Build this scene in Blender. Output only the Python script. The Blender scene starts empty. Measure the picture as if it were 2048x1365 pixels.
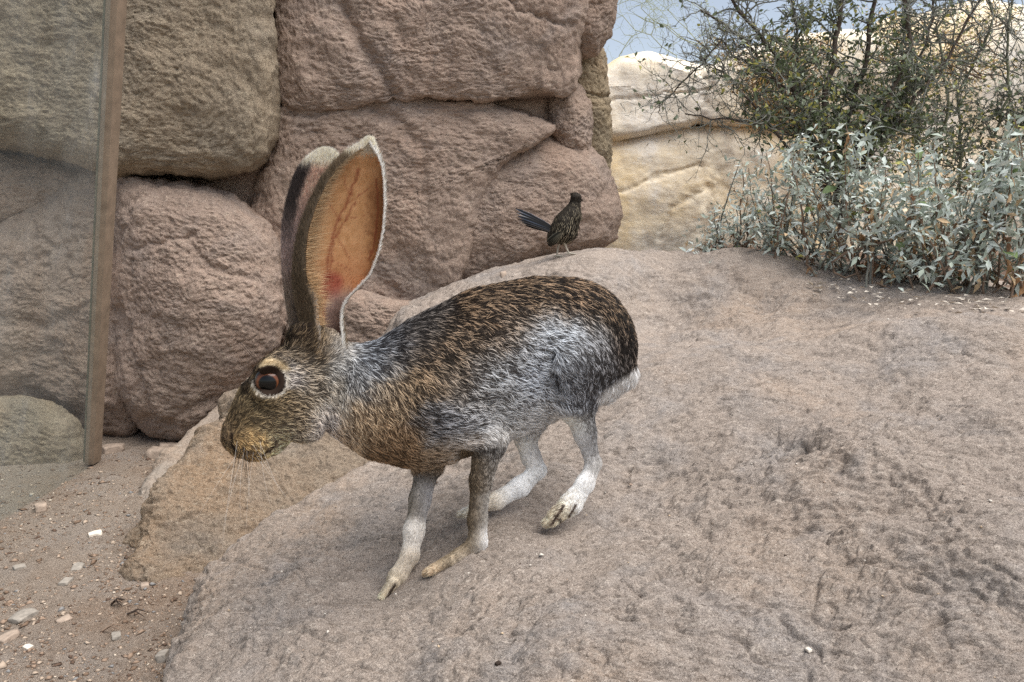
import bpy, math, random
import numpy as np
from mathutils import Vector

# ------------------------------------------------------------------ camera, sky, sun, exposure
S = bpy.context.scene
C = S.collection
PITCH = math.radians(10.0)
FPX, CX, CY, CZ = 1479.0, 1024.0, 682.5, 0.72
cam = bpy.data.cameras.new('camera')
cam.sensor_width = 36.0
cam.lens = 36.0 * FPX / 2048.0
cam.clip_start = 0.02
cam.clip_end = 500.0
camo = bpy.data.objects.new('camera', cam)
C.objects.link(camo)
camo.location = (0, 0, CZ)
camo.rotation_euler = (math.radians(90) - PITCH, 0, 0)
S.camera = camo

SUN_EL, SUN_AZ = math.radians(64), math.radians(118)      # azimuth measured from +Y towards +X
world = bpy.data.worlds.new('World')
S.world = world
world.use_nodes = True
wn = world.node_tree
sky = wn.nodes.new('ShaderNodeTexSky')
sky.sky_type = 'NISHITA'
sky.sun_disc = False
sky.sun_elevation = SUN_EL
sky.sun_rotation = SUN_AZ
sky.air_density = 1.0
sky.dust_density = 0.6
bg = wn.nodes['Background']
hs_ = wn.nodes.new('ShaderNodeHueSaturation')
hs_.inputs['Saturation'].default_value = 0.55
wn.links.new(sky.outputs[0], hs_.inputs['Color'])
wn.links.new(hs_.outputs[0], bg.inputs[0])
bg.inputs[1].default_value = 0.10
sl = bpy.data.lights.new('sun', 'SUN')
sl.energy = 3.7
sl.angle = math.radians(58)
sl.color = (1.0, 0.96, 0.91)
suno = bpy.data.objects.new('sun', sl)
C.objects.link(suno)
sd = Vector((math.sin(SUN_AZ) * math.cos(SUN_EL), math.cos(SUN_AZ) * math.cos(SUN_EL), math.sin(SUN_EL)))
suno.rotation_euler = (-sd).to_track_quat('-Z', 'Y').to_euler()
S.view_settings.view_transform = 'Standard'
S.view_settings.look = 'None'
S.view_settings.gamma = 1.0
S.view_settings.exposure = 0.64
S.render.engine = 'CYCLES'
S.cycles.max_bounces = 8
S.cycles.use_denoising = False
S.cycles.transparent_max_bounces = 16
S.cycles_curves.shape = 'RIBBONS'

rng = np.random.default_rng(7)
random.seed(7)

# ------------------------------------------------------------------ picture geometry
CT, ST = math.cos(PITCH), math.sin(PITCH)

def P(px, py, y):
    """world point on the sight line of picture point (px, py) at horizontal distance y"""
    px, py, y = np.broadcast_arrays(np.asarray(px, float), np.asarray(py, float), np.asarray(y, float))
    a, b = (px - CX) / FPX, (CY - py) / FPX
    dy, dz = CT + b * ST, b * CT - ST
    t = y / dy
    return np.stack([a * t, y, CZ + dz * t], -1)

def Z(px, py, z):
    """world point on that sight line at height z"""
    px, py, z = np.broadcast_arrays(np.asarray(px, float), np.asarray(py, float), np.asarray(z, float))
    a, b = (px - CX) / FPX, (CY - py) / FPX
    dy, dz = CT + b * ST, b * CT - ST
    t = (z - CZ) / dz
    return np.stack([a * t, dy * t, z], -1)

def lin(r, g, b):
    def f(c):
        c /= 255.0
        return c / 12.92 if c <= 0.04045 else ((c + 0.055) / 1.055) ** 2.4
    return (f(r), f(g), f(b))

def linv(a):
    a = np.asarray(a, float) / 255.0
    return np.where(a <= 0.04045, a / 12.92, ((a + 0.055) / 1.055) ** 2.4)

# ------------------------------------------------------------------ noise
_perm = np.random.default_rng(3).permutation(256)
_perm = np.concatenate([_perm, _perm, _perm])
_gv = np.random.default_rng(4).normal(size=(256, 3))
_gv = (_gv / np.linalg.norm(_gv, axis=1)[:, None]).astype(np.float32)

def perlin(p):
    p = np.asarray(p, np.float32)
    i = np.floor(p).astype(np.int32)
    f = p - i
    i &= 255
    u = f * f * f * (f * (f * 6 - 15) + 10)
    out = 0
    for dx in (0, 1):
        wx = u[..., 0] if dx else 1 - u[..., 0]
        for dy in (0, 1):
            wy = u[..., 1] if dy else 1 - u[..., 1]
            for dz in (0, 1):
                wz = u[..., 2] if dz else 1 - u[..., 2]
                h = _perm[_perm[_perm[i[..., 0] + dx] + i[..., 1] + dy] + i[..., 2] + dz] & 255
                g = _gv[h]
                out = out + wx * wy * wz * (g[..., 0] * (f[..., 0] - dx) + g[..., 1] * (f[..., 1] - dy) + g[..., 2] * (f[..., 2] - dz))
    return out * 1.5

def fbm(p, octs=4, gain=0.5, lac=2.1):
    p = np.asarray(p, np.float32)
    a, s = 1.0, 0
    for k in range(octs):
        s = s + a * perlin(p + 17.3 * k)
        p = p * lac
        a *= gain
    return s

def smooth(e0, e1, x):
    t = np.clip((x - e0) / (e1 - e0), 0, 1)
    return t * t * (3 - 2 * t)

def terrace(n, steps, sharp=0.25):
    s = n * steps
    k = np.floor(s)
    return (k + smooth(0.5 - sharp, 0.5 + sharp, s - k)) / steps

def rock_relief(p, amp=1.0, ax=(22, 26, 33), pxs=(50, 56, 66), soft=.16, facets=.020, skin=.45):
    """height of the weathered surface in metres at world points p: swells, scabs, thin flakes and pits"""
    warp = np.stack([fbm(p * 6 + 3, 2), fbm(p * 6 + 41, 2), fbm(p * 6 + 77, 2)], -1) * 0.02
    q = p + warp
    big = fbm(p * 2.6, 3) * 0.022
    mid = fbm(q * 11, 3) * 0.007
    fl = fbm(q * np.array(ax) + 9, 3, 0.6)
    flake = terrace(fl * 0.6, 3.5, soft) * 0.006
    pit = -np.clip(fbm(q * np.array(pxs), 2, 0.6) - .02, 0, .5) * 0.007
    fine = fbm(p * np.array([80, 120, 120]), 1) * 0.0016
    scal = -np.clip(1 - np.abs(perlin(q * np.array([ax[0] * 2.0, ax[1] * 2.2, ax[2] * 2.0]) + 13)) * 6, 0, 1) ** 1.5 * 0.003 * skin
    scal2 = -np.clip(1 - np.abs(perlin(q * np.array(ax) * .8 + 63)) * 9, 0, 1) ** 1.5 * 0.005 * skin
    facet = terrace(fbm(p * np.array([2.6, 3.4, 3.4]) + 21, 3, .45) * .6, 2.4, max(soft, .16)) * facets
    return amp * (big + mid + flake + pit + fine + scal + scal2 + facet)

def seg_dist(p, poly, closed=False):
    """distance of 2-D points p (N,2) to a polyline"""
    d = np.full(len(p), 1e9)
    n = len(poly)
    for k in range(n if closed else n - 1):
        a, b = np.asarray(poly[k], float), np.asarray(poly[(k + 1) % n], float)
        ab = b - a
        t = np.clip(((p - a) @ ab) / max(ab @ ab, 1e-12), 0, 1)
        d = np.minimum(d, np.hypot(*(p - a - t[:, None] * ab).T))
    return d

def inside(p, poly):
    c = np.zeros(len(p), bool)
    n = len(poly)
    for k in range(n):
        x0, y0 = poly[k]
        x1, y1 = poly[(k + 1) % n]
        if y0 == y1:
            continue
        m = ((y0 > p[:, 1]) != (y1 > p[:, 1])) & (p[:, 0] < (x1 - x0) * (p[:, 1] - y0) / (y1 - y0) + x0)
        c ^= m
    return c

def tps(xy, z, lam=1e-4):
    """thin plate surface through control points"""
    xy, z = np.asarray(xy, float), np.asarray(z, float)
    def U(r2):
        return np.where(r2 > 1e-12, r2 * np.log(np.maximum(r2, 1e-12)), 0)
    n = len(xy)
    K = U(((xy[:, None] - xy[None]) ** 2).sum(-1)) + lam * np.eye(n)
    A = np.zeros((n + 3, n + 3))
    A[:n, :n] = K
    A[:n, n] = 1
    A[:n, n + 1:] = xy
    A[n:, :n] = A[:n, n:].T
    w = np.linalg.solve(A, np.concatenate([z, [0, 0, 0]]))
    def f(q):
        out = w[n] + q @ w[n + 1:]
        for k in range(n):
            out = out + w[k] * U(((q - xy[k]) ** 2).sum(-1))
        return out
    return f

# ------------------------------------------------------------------ objects
def mesh(name, v, f, mat=None, smooth_=True, col=None, mats=None, midx=None, attrs=None):
    v = np.asarray(v, np.float32).reshape(-1, 3)
    me = bpy.data.meshes.new(name)
    if isinstance(f, np.ndarray):
        n, k = f.shape
        me.vertices.add(len(v))
        me.vertices.foreach_set('co', v.ravel())
        me.loops.add(n * k)
        me.loops.foreach_set('vertex_index', f.astype(np.int32).ravel())
        me.polygons.add(n)
        me.polygons.foreach_set('loop_start', np.arange(0, n * k, k, dtype=np.int32))
        me.update(calc_edges=True)
        me.validate()
    else:
        me.from_pydata(v.tolist(), [], f)
        me.update()
    if smooth_:
        me.polygons.foreach_set('use_smooth', np.ones(len(me.polygons), bool))
    if col is not None:
        a = me.color_attributes.new('col', 'FLOAT_COLOR', 'POINT')
        c4 = np.ones((len(v), 4), np.float32)
        c4[:, :3] = col
        a.data.foreach_set('color', c4.ravel())
    for an, av in (attrs or {}).items():
        a = me.attributes.new(an, 'FLOAT', 'POINT')
        a.data.foreach_set('value', np.asarray(av, np.float32))
    for m in (mats or ([mat] if mat else [])):
        me.materials.append(m)
    if midx is not None:
        me.polygons.foreach_set('material_index', np.asarray(midx, np.int32))
    return me

def obj(name, me, parent=None, kind=None, label=None, cat=None, group=None):
    o = bpy.data.objects.new(name, me)
    C.objects.link(o)
    tag(o, label, cat, group, kind)
    if parent is not None:
        o.parent = parent
        o.matrix_parent_inverse = parent.matrix_basis.inverted()
    return o

def tag(o, label=None, cat=None, group=None, kind=None):
    for k, x in (('label', label), ('category', cat), ('group', group), ('kind', kind)):
        if x:
            o[k] = x

def empty(name, loc, label, cat, group=None):
    o = bpy.data.objects.new(name, None)
    o.location = [float(x) for x in loc]
    C.objects.link(o)
    tag(o, label, cat, group)
    return o

def gridfaces(nr, nc, wrap=False):
    r = np.arange(nr - 1)[:, None]
    c = np.arange(nc if wrap else nc - 1)[None]
    a = r * nc + c
    b = r * nc + (c + 1) % nc
    return np.stack([a, b, b + nc, a + nc], -1).reshape(-1, 4)

# ------------------------------------------------------------------ materials
def new_mat(name):
    m = bpy.data.materials.new(name)
    m.use_nodes = True
    nt = m.node_tree
    return m, nt, nt.nodes['Principled BSDF']

def N(nt, typ, **kw):
    n = nt.nodes.new(typ)
    for k, x in kw.items():
        if k.startswith('i_'):
            key = k[2:].replace('_', ' ')
            n.inputs[key].default_value = x
        else:
            setattr(n, k, x)
    return n

def ramp(nt, src, stops):
    r = nt.nodes.new('ShaderNodeValToRGB')
    e = r.color_ramp.elements
    while len(e) > 1:
        e.remove(e[-1])
    e[0].position, e[0].color = stops[0][0], (*stops[0][1], 1)
    for p, c in stops[1:]:
        k = e.new(p)
        k.color = (*c, 1)
    nt.links.new(src, r.inputs[0])
    return r

def mix(nt, fac, a, b, mode='MIX'):
    m = nt.nodes.new('ShaderNodeMix')
    m.data_type = 'RGBA'
    m.blend_type = mode
    for sock, val in ((m.inputs[0], fac), (m.inputs[6], a), (m.inputs[7], b)):
        if isinstance(val, (int, float)):
            sock.default_value = val
        elif isinstance(val, tuple):
            sock.default_value = (*val, 1) if len(val) == 3 else val
        else:
            nt.links.new(val, sock)
    return m.outputs[2]

def rock_material(name, base, warm, grey, dark, pale, grain=1.0, bump=1.0, patch=2.2, flat=(.62, 1.05, 1.25), warm_amt=(0.47, 0.62)):
    m, nt, b = new_mat(name)
    L = nt.links.new
    geo = N(nt, 'ShaderNodeNewGeometry')
    mp = N(nt, 'ShaderNodeMapping')
    mp.inputs['Scale'].default_value = flat
    L(geo.outputs['Position'], mp.inputs[0])
    def noise(scale, detail=4, rough=0.6, dist=0.0, vec=None):
        n = N(nt, 'ShaderNodeTexNoise', i_Scale=scale, i_Detail=detail, i_Roughness=rough, i_Distortion=dist)
        L(vec or geo.outputs['Position'], n.inputs['Vector'])
        return n.outputs[0]
    big = noise(patch, 5, 0.6, 0.3)
    c1 = mix(nt, ramp(nt, big, [(warm_amt[0], (0, 0, 0)), (warm_amt[1], (1, 1, 1))]).outputs[0], base, warm)
    g = noise(patch * 2.3, 5, 0.65, 0.4)
    c2 = mix(nt, ramp(nt, g, [(0.48, (0, 0, 0)), (0.66, (0.75, 0.75, 0.75))]).outputs[0], c1, grey)
    md = noise(34 * grain, 7, 0.78, 0.0, mp.outputs[0])
    c3 = mix(nt, ramp(nt, md, [(0.36, (0.55,) * 3), (0.48, (0, 0, 0))]).outputs[0], c2, dark)
    sp = noise(95 * grain, 4, 0.75, 0.2, mp.outputs[0])
    c4 = mix(nt, ramp(nt, sp, [(0.55, (0, 0, 0)), (0.70, (0.75,) * 3)]).outputs[0], c3, pale)
    sk = noise(170 * grain, 3, 0.8, 0.0, mp.outputs[0])
    c5 = mix(nt, ramp(nt, sk, [(0.32, (0.75,) * 3), (0.44, (0, 0, 0))]).outputs[0], c4, dark)
    g1 = noise(420 * grain, 2, 0.7, 0.0)
    c6 = mix(nt, ramp(nt, g1, [(0.34, (0.65,) * 3), (0.45, (0, 0, 0))]).outputs[0], c5, dark)
    c7 = mix(nt, ramp(nt, g1, [(0.56, (0, 0, 0)), (0.68, (0.7,) * 3)]).outputs[0], c6, pale)
    L(c7, b.inputs['Base Color'])
    b.inputs['Roughness'].default_value = 0.92
    b.inputs['Specular IOR Level'].default_value = 0.15
    f1 = noise(90 * grain, 7, 0.8, 0.0, mp.outputs[0])
    f2 = noise(320 * grain, 4, 0.8, 0.0, mp.outputs[0])
    vo = N(nt, 'ShaderNodeTexVoronoi', i_Scale=60 * grain)
    vo.feature = 'F1'
    L(mp.outputs[0], vo.inputs['Vector'])
    b1 = N(nt, 'ShaderNodeBump', i_Strength=0.9 * bump, i_Distance=0.008)
    L(f1, b1.inputs['Height'])
    b2 = N(nt, 'ShaderNodeBump', i_Strength=0.8 * bump, i_Distance=0.003)
    L(f2, b2.inputs['Height'])
    L(b1.outputs[0], b2.inputs['Normal'])
    L(b2.outputs[0], b.inputs['Normal'])
    return m

M_slope = rock_material('slope rock', lin(172, 158, 146), lin(184, 162, 142), lin(158, 152, 148), lin(108, 97, 88), lin(214, 201, 187), warm_amt=(0.52, 0.75))
M_wall = rock_material('wall rock', lin(170, 148, 133), lin(178, 149, 130), lin(158, 143, 134), lin(106, 91, 81), lin(210, 191, 171), bump=1.0, warm_amt=(0.48, 0.72))
M_wall_tan = rock_material('olive wall rock', lin(162, 145, 124), lin(166, 142, 120), lin(142, 131, 117), lin(98, 86, 73), lin(212, 197, 170), bump=1.1, warm_amt=(0.55, 0.75))
M_lichen = rock_material('lichen rock', lin(164, 146, 120), lin(166, 142, 114), lin(142, 131, 114), lin(100, 88, 72), lin(204, 189, 160))
M_ledge = rock_material('darkened tan ledge rock', lin(158, 141, 123), lin(168, 142, 116), lin(146, 135, 124), lin(98, 85, 72), lin(202, 186, 164), bump=1.2)  # tan rock, its colour darkened to stand in for shade past the slope rim
M_slab = rock_material('grey slab rock', lin(160, 148, 136), lin(168, 146, 126), lin(152, 146, 140), lin(112, 98, 86), lin(198, 186, 172), bump=.7)
M_pale = rock_material('pale granite', lin(236, 225, 204), lin(240, 216, 172), lin(226, 222, 216), lin(214, 196, 170), lin(248, 241, 228), grain=0.5, bump=0.5, patch=1.6, warm_amt=(0.42, 0.58))
M_soil = rock_material('gritty soil', lin(168, 152, 137), lin(158, 136, 117), lin(172, 161, 151), lin(106, 92, 80), lin(206, 191, 175), grain=1.5, bump=1.2, patch=2.6, flat=(1, 1, 1))
M_bed = rock_material('dry leaf soil', lin(140, 116, 100), lin(150, 118, 94), lin(120, 106, 96), lin(72, 58, 50), lin(190, 168, 146), grain=1.6, bump=1.2, flat=(1, 1, 1))

def vcol_mat(name, rough=0.7, spec=0.3, transl=0.0, bump=0.0, bscale=300, sheen=0.0):
    m, nt, b = new_mat(name)
    a = N(nt, 'ShaderNodeAttribute', attribute_name='col')
    nt.links.new(a.outputs['Color'], b.inputs['Base Color'])
    b.inputs['Roughness'].default_value = rough
    b.inputs['Specular IOR Level'].default_value = spec
    if sheen:
        b.inputs['Sheen Weight'].default_value = sheen
    if bump:
        n = N(nt, 'ShaderNodeTexNoise', i_Scale=bscale, i_Detail=4.0)
        geo = N(nt, 'ShaderNodeNewGeometry')
        nt.links.new(geo.outputs['Position'], n.inputs['Vector'])
        bu = N(nt, 'ShaderNodeBump', i_Strength=bump, i_Distance=0.002)
        nt.links.new(n.outputs[0], bu.inputs['Height'])
        nt.links.new(bu.outputs[0], b.inputs['Normal'])
    if transl:
        t = N(nt, 'ShaderNodeBsdfTranslucent')
        nt.links.new(a.outputs['Color'], t.inputs['Color'])
        ms = N(nt, 'ShaderNodeMixShader')
        ms.inputs[0].default_value = transl
        nt.links.new(b.outputs[0], ms.inputs[1])
        nt.links.new(t.outputs[0], ms.inputs[2])
        nt.links.new(ms.outputs[0], nt.nodes['Material Output'].inputs[0])
    return m

def plain_mat(name, c, rough=0.6, spec=0.4, var=0.15, scale=40.0, bump=0.2, transl=0.0, bdist=0.002):
    m, nt, b = new_mat(name)
    geo = N(nt, 'ShaderNodeNewGeometry')
    n = N(nt, 'ShaderNodeTexNoise', i_Scale=scale, i_Detail=5.0, i_Roughness=0.65)
    nt.links.new(geo.outputs['Position'], n.inputs['Vector'])
    lo = tuple(x * (1 - 2 * var) for x in c)
    hi = tuple(min(1, x * (1 + 2 * var)) for x in c)
    r = ramp(nt, n.outputs[0], [(0.3, lo), (0.7, hi)])
    nt.links.new(r.outputs[0], b.inputs['Base Color'])
    b.inputs['Roughness'].default_value = rough
    b.inputs['Specular IOR Level'].default_value = spec
    if bump:
        bu = N(nt, 'ShaderNodeBump', i_Strength=bump, i_Distance=bdist)
        nt.links.new(n.outputs[0], bu.inputs['Height'])
        nt.links.new(bu.outputs[0], b.inputs['Normal'])
    if transl:
        t = N(nt, 'ShaderNodeBsdfTranslucent')
        nt.links.new(r.outputs[0], t.inputs['Color'])
        ms = N(nt, 'ShaderNodeMixShader')
        ms.inputs[0].default_value = transl
        nt.links.new(b.outputs[0], ms.inputs[1])
        nt.links.new(t.outputs[0], ms.inputs[2])
        nt.links.new(ms.outputs[0], nt.nodes['Material Output'].inputs[0])
    return m

# ------------------------------------------------------------------ terrain: soil and rock slope
def fan(u0, u1, nu, ys):
    u = np.linspace(u0, u1, nu)
    a = (u - CX) / FPX
    Y, A = np.meshgrid(ys, a, indexing='ij')
    return A * (Y + 0.05), Y

# rock slope: control points (px, py, horizontal distance)
ctrl = [
    (400, 1365, .90), (700, 1365, .80), (1024, 1365, .745), (1500, 1365, .70), (2048, 1365, .66),
    (420, 1235, 1.06), (560, 1200, 1.04), (1200, 1200, .89), (1600, 1200, .83), (2048, 1200, .75),
    (775, 1207, 1.0), (870, 1152, 1.0), (1115, 1049, 1.105), (985, 1018, 1.13),
    (560, 1115, 1.17), (1500, 1045, 1.0), (2048, 1045, .86), (760, 1000, 1.27), (900, 960, 1.32),
    (1300, 900, 1.28), (1700, 900, 1.15), (2048, 900, 1.05),
    (1300, 800, 1.48), (1700, 800, 1.35), (2048, 800, 1.23), (1000, 800, 1.60), (800, 850, 1.6),
    (1300, 700, 1.75), (1700, 700, 1.58), (2048, 700, 1.45), (1000, 700, 1.85),
    (1280, 620, 2.0), (1700, 625, 1.80), (2048, 640, 1.62),
    (1250, 560, 2.03), (1450, 550, 2.10), (1640, 572, 1.98), (1850, 600, 1.80),
    (1240, 503, 2.22), (1480, 507, 2.30), (1100, 527, 2.14), (2040, 612, 1.74), (1140, 509, 2.18),
    (930, 590, 2.08), (800, 690, 1.95),
]
cw = np.array([P(*c) for c in ctrl])
extra = np.array([[1.0, 2.9, .50], [2.0, 2.6, .46], [0.2, 2.9, .50], [0.35, 2.5, .56], [1.6, 2.0, .47], [-0.3, 2.6, .42], [1.2, .45, .28], [0, .45, .2], [-.4, .5, .1], [2.2, 1.0, .40]])
cw = np.vstack([cw, extra])
top1 = tps(cw[:, :2], cw[:, 2], 2e-4)

def plan(pts):
    return [tuple(Z(a, b, z)[:2]) for a, b, z in pts]

poly1 = [(-.50, .2)] + plan([(340, 1420, 0), (338, 1330, 0), (348, 1265, 0), (385, 1205, .02), (450, 1140, .04), (540, 1085, .06), (640, 1028, .10), (720, 978, .13), (800, 940, .15), (860, 890, .16)]) \
    + [(-.32, 1.95), (-.42, 2.3), (-.3, 3.2), (4.5, 3.2), (4.5, .1)]
ctrl2 = [(270, 1130, 0.03), (480, 925, .13), (600, 970, .085), (560, 1060, .03), (430, 1005, .088), (335, 1085, .05), (700, 935, .115), (640, 870, .16), (450, 1110, .02), (850, 900, .15)]
c2 = np.array([Z(*c) for c in ctrl2])
top2 = tps(c2[:, :2], c2[:, 2], 1e-3)
poly2 = plan([(248, 1148, 0), (285, 1075, .0), (350, 1010, .03), (415, 945, .06), (455, 897, .10), (560, 830, .1), (860, 830, .12), (900, 960, .1), (700, 1060, .05), (500, 1160, .0), (400, 1200, 0), (300, 1180, 0)])
ctrl3 = [(290, 990, .02), (400, 900, .075), (445, 845, .125), (480, 900, .08), (380, 960, .035), (560, 850, .14), (330, 945, .045)]
c3 = np.array([Z(*c) for c in ctrl3])
top3 = tps(c3[:, :2], c3[:, 2], 1e-3)
poly3 = plan([(252, 1008, 0), (320, 928, .03), (395, 868, .08), (450, 815, .13), (620, 790, .15), (640, 960, .03), (470, 985, .0), (380, 1015, 0), (300, 1022, 0)])

def lobe(q, top, poly, w, drop, steep=1.6, rough=0.02):
    q2 = q + np.stack([fbm(np.c_[q * 9, np.full(len(q), s)], 3) for s in (1.0, 7.0)], -1) * rough
    d = seg_dist(q2, poly, True)
    ins = inside(q2, poly)
    e = np.clip(d / w, 0, 1)
    rd = 1 - np.sqrt(np.maximum(1 - (1 - e) ** 2, 0))
    return top(q) - np.where(ins, drop * rd, drop + d * steep)

creases = [([(1240, 968), (1350, 1000), (1480, 1045), (1555, 1130), (1585, 1250), (1600, 1400)], .05, .026),
           ([(1320, 527), (1380, 534), (1430, 528)], .010, .016),
           ([(1310, 560), (1350, 590), (1370, 615)], .02, .02),
           ([(1450, 560), (1500, 590), (1530, 615)], .02, .022),
           ([(1250, 690), (1400, 655), (1560, 622), (1700, 615)], .03, .014),
           ([(1610, 612), (1680, 598), (1740, 590)], .012, .02),
           ([(1500, 775), (1640, 745), (1760, 760)], .02, .008),
           ([(1650, 800), (1760, 770), (1800, 750)], .02, .008),
           ([(1560, 905), (1700, 985), (1850, 1000)], .025, .010),
           ([(580, 1055), (640, 1015), (700, 975)], .012, .010),
           ([(1960, 1220), (2048, 1255)], .012, .012),
           ([(1600, 1180), (1680, 1175), (1740, 1190)], .010, .008)]

def on_slope(px, py, ya=.5, yb=2.6):
    pts = P(px, py, np.linspace(ya, yb, 240))
    k = np.argmax(pts[:, 2] < top1(pts[:, :2]))
    return pts[k]

# swells and hollows of the slope: picture place, half widths in metres, height
swells = [(1540, 745, .40, .17, .050), (1330, 600, .16, .14, -.022), (1860, 880, .30, .10, .030), (1920, 700, .25, .10, .022), (1460, 528, .13, .10, .024),
          (1740, 1010, .28, .05, -.026), (1820, 1130, .28, .09, .026), (1650, 640, .12, .06, -.018), (1390, 1130, .16, .12, .022), (1330, 930, .10, .08, -.022), (620, 1250, .16, .10, .018), (1250, 1300, .2, .08, .012)]
swells = [(on_slope(a, b)[:2], c, d, e) for a, b, c, d, e in swells]

crease_plan = [([tuple(on_slope(x, y)[:2]) for x, y in line], w, a) for line, w, a in creases]

def main_height(q):
    h = lobe(q, top1, poly1, .065, .14, 2.4, .022)
    for c_, rx, ry, a in swells:
        h = h + 1.1 * a * np.exp(-((q[:, 0] - c_[0]) / rx) ** 2 - ((q[:, 1] - c_[1]) / ry) ** 2)
    wq = q + 0.014 * np.stack([perlin(np.c_[q * 12, q[:, :1] * 0 + 3]), perlin(np.c_[q * 12, q[:, :1] * 0 + 9])], -1)
    for pl, w, a in crease_plan:
        h = h - .55 * a * np.exp(-(seg_dist(wq, pl) / (1.6 * w)) ** 2)
    return h

def ledge_height(q):
    return lobe(q, top2, poly2, .055, .08, 1.6, .025) - .06 * np.exp(-(seg_dist(q, poly1, True) / .035) ** 2)

def slab_height(q):
    return lobe(q, top3, poly3, .05, .06, 1.4, .02) - .04 * np.exp(-(seg_dist(q, poly2, True) / .03) ** 2)

def slope_height(q):
    return np.maximum(np.maximum(main_height(q), ledge_height(q)), slab_height(q))

def foot_mask(q):
    m = np.ones(len(q))
    for px, py, y in ((775, 1207, 1.0), (870, 1152, 1.0), (1115, 1049, 1.105), (985, 1018, 1.13), (1140, 509, 2.18)):
        c = P(px, py, y)[:2]
        m = np.minimum(m, 0.2 + 0.8 * smooth(.02, .09, np.hypot(*(q - c).T)))
    return m

def sheet(name, hf, u0, u1, nu, ys, mat, ampf, axs, pxs, terr=0.0, feet=False, **tags):
    X, Y = fan(u0, u1, nu, ys)
    q = np.stack([X.ravel(), Y.ravel()], -1)
    h = hf(q)
    p3 = np.c_[q, h]
    rel = rock_relief(p3, 1.0, axs, pxs, .32, .010, .85) + terrace(fbm((p3 + .012 * perlin(p3 * 16)[:, None]) * np.array([9, 36, 40]) + 70, 3, .6) * .6, 4.0, .22) * .007
    if terr:
        rel = rel + terrace(fbm((p3 + .03 * perlin(p3 * 7)[:, None]) * np.array([4, 11, 11]) + 3, 4, .5) * .6, 3.0, .36) * terr
    rel = rel * ampf * (0.6 + 0.42 * smooth(-.25, .35, fbm(p3 * 2.3 + 5, 3)) + .1 * smooth(.1, .5, q[:, 0]))
    rel = rel * (foot_mask(q) if feet else 1)
    G = p3.reshape(len(ys), nu, 3)
    for _ in range(6):                                 # normals of the broad form only
        G = G.copy()
        G[1:-1, :, 2] = .25 * G[:-2, :, 2] + .5 * G[1:-1, :, 2] + .25 * G[2:, :, 2]
        G[:, 1:-1, 2] = .25 * G[:, :-2, 2] + .5 * G[:, 1:-1, 2] + .25 * G[:, 2:, 2]
    nn = np.cross(np.gradient(G, axis=1), np.gradient(G, axis=0)).reshape(-1, 3)
    nn /= np.maximum(np.linalg.norm(nn, axis=1), 1e-12)[:, None]
    nn *= np.sign(nn[:, 2:3])
    vv0 = p3 + nn * rel[:, None]
    h = vv0[:, 2]
    keep_v = h > -.10
    fc = gridfaces(len(ys), nu)
    fc = fc[keep_v[fc].any(1)]
    used = np.unique(fc)
    remap = np.full(len(h), -1)
    remap[used] = np.arange(len(used))
    return obj(name, mesh(name, np.c_[vv0[:, :2], np.maximum(h, -.14)][used], remap[fc], mat), **tags)

sheet('rock_slope', main_height, 170, 2330, 780, np.concatenate([np.linspace(.34, .56, 14), np.geomspace(.565, 2.45, 860), np.linspace(2.5, 3.3, 14)]), M_slope, 1.0, (12, 30, 34), (30, 62, 66), .012, True, kind='structure')
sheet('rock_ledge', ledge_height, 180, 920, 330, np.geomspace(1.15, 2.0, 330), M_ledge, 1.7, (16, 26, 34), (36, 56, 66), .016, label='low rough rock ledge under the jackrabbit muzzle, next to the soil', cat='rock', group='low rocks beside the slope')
sheet('flat_rock', slab_height, 200, 680, 200, np.geomspace(1.55, 2.25, 200), M_slab, .8, (20, 26, 34), (44, 56, 66), .01, label='smooth grey slab of rock between the rounded boulder and the rough ledge', cat='rock', group='low rocks beside the slope')

def soil_height(q):
    s = fbm(np.c_[q * 3, q[:, :1] * 0], 3) * .012 + fbm(np.c_[q * 14, q[:, :1] * 0 + 4], 3) * .004 + fbm(np.c_[q * 60, q[:, :1] * 0 + 8], 2) * .0016
    return s * smooth(30, 4, q[:, 1])

ys = np.concatenate([np.linspace(-3, .4, 8), np.geomspace(.5, 2.8, 300), np.geomspace(2.9, 300, 26)])
u = np.concatenate([np.linspace(-9000, -700, 14), np.linspace(-650, 800, 330), np.linspace(900, 9000, 16)])
A = (u - CX) / FPX
Yg = np.repeat(ys[:, None], len(u), 1)
Xg = A[None] * np.maximum(Yg, .5)
q = np.stack([Xg.ravel(), Yg.ravel()], -1)
obj('ground', mesh('ground', np.c_[q, soil_height(q)], gridfaces(len(ys), len(u)), M_soil), kind='structure')

# planting bed behind the crest of the slope
def bed_height(q):
    crest = np.array([P(1480, 520, 2.40), P(1650, 566, 2.02), P(1850, 597, 1.86), P(2048, 612, 1.78), P(2400, 640, 1.7)])
    xs = q[:, 0]
    cy = np.interp(xs, crest[:, 0], crest[:, 1])
    cz = np.interp(xs, crest[:, 0], crest[:, 2])
    z = cz - .02 + .06 * np.clip(q[:, 1] - cy, 0, 1.2) - 1.2 * np.clip(cy - q[:, 1], 0, 1)
    return z + fbm(np.c_[q * 6, q[:, :1] * 0], 3) * .012 + fbm(np.c_[q * 40, q[:, :1] * 0 + 4], 2) * .004
xs = np.linspace(.60, 3.2, 170)
ys = np.linspace(1.55, 3.9, 150)
Xb, Yb = np.meshgrid(xs, ys)
Xb = Xb * np.maximum(Yb, 2.2) / 2.3
q = np.stack([Xb.ravel(), Yb.ravel()], -1)
obj('planting_bed', mesh('planting_bed', np.c_[q, bed_height(q)], gridfaces(len(ys), len(xs)), M_bed), kind='structure')

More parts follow.
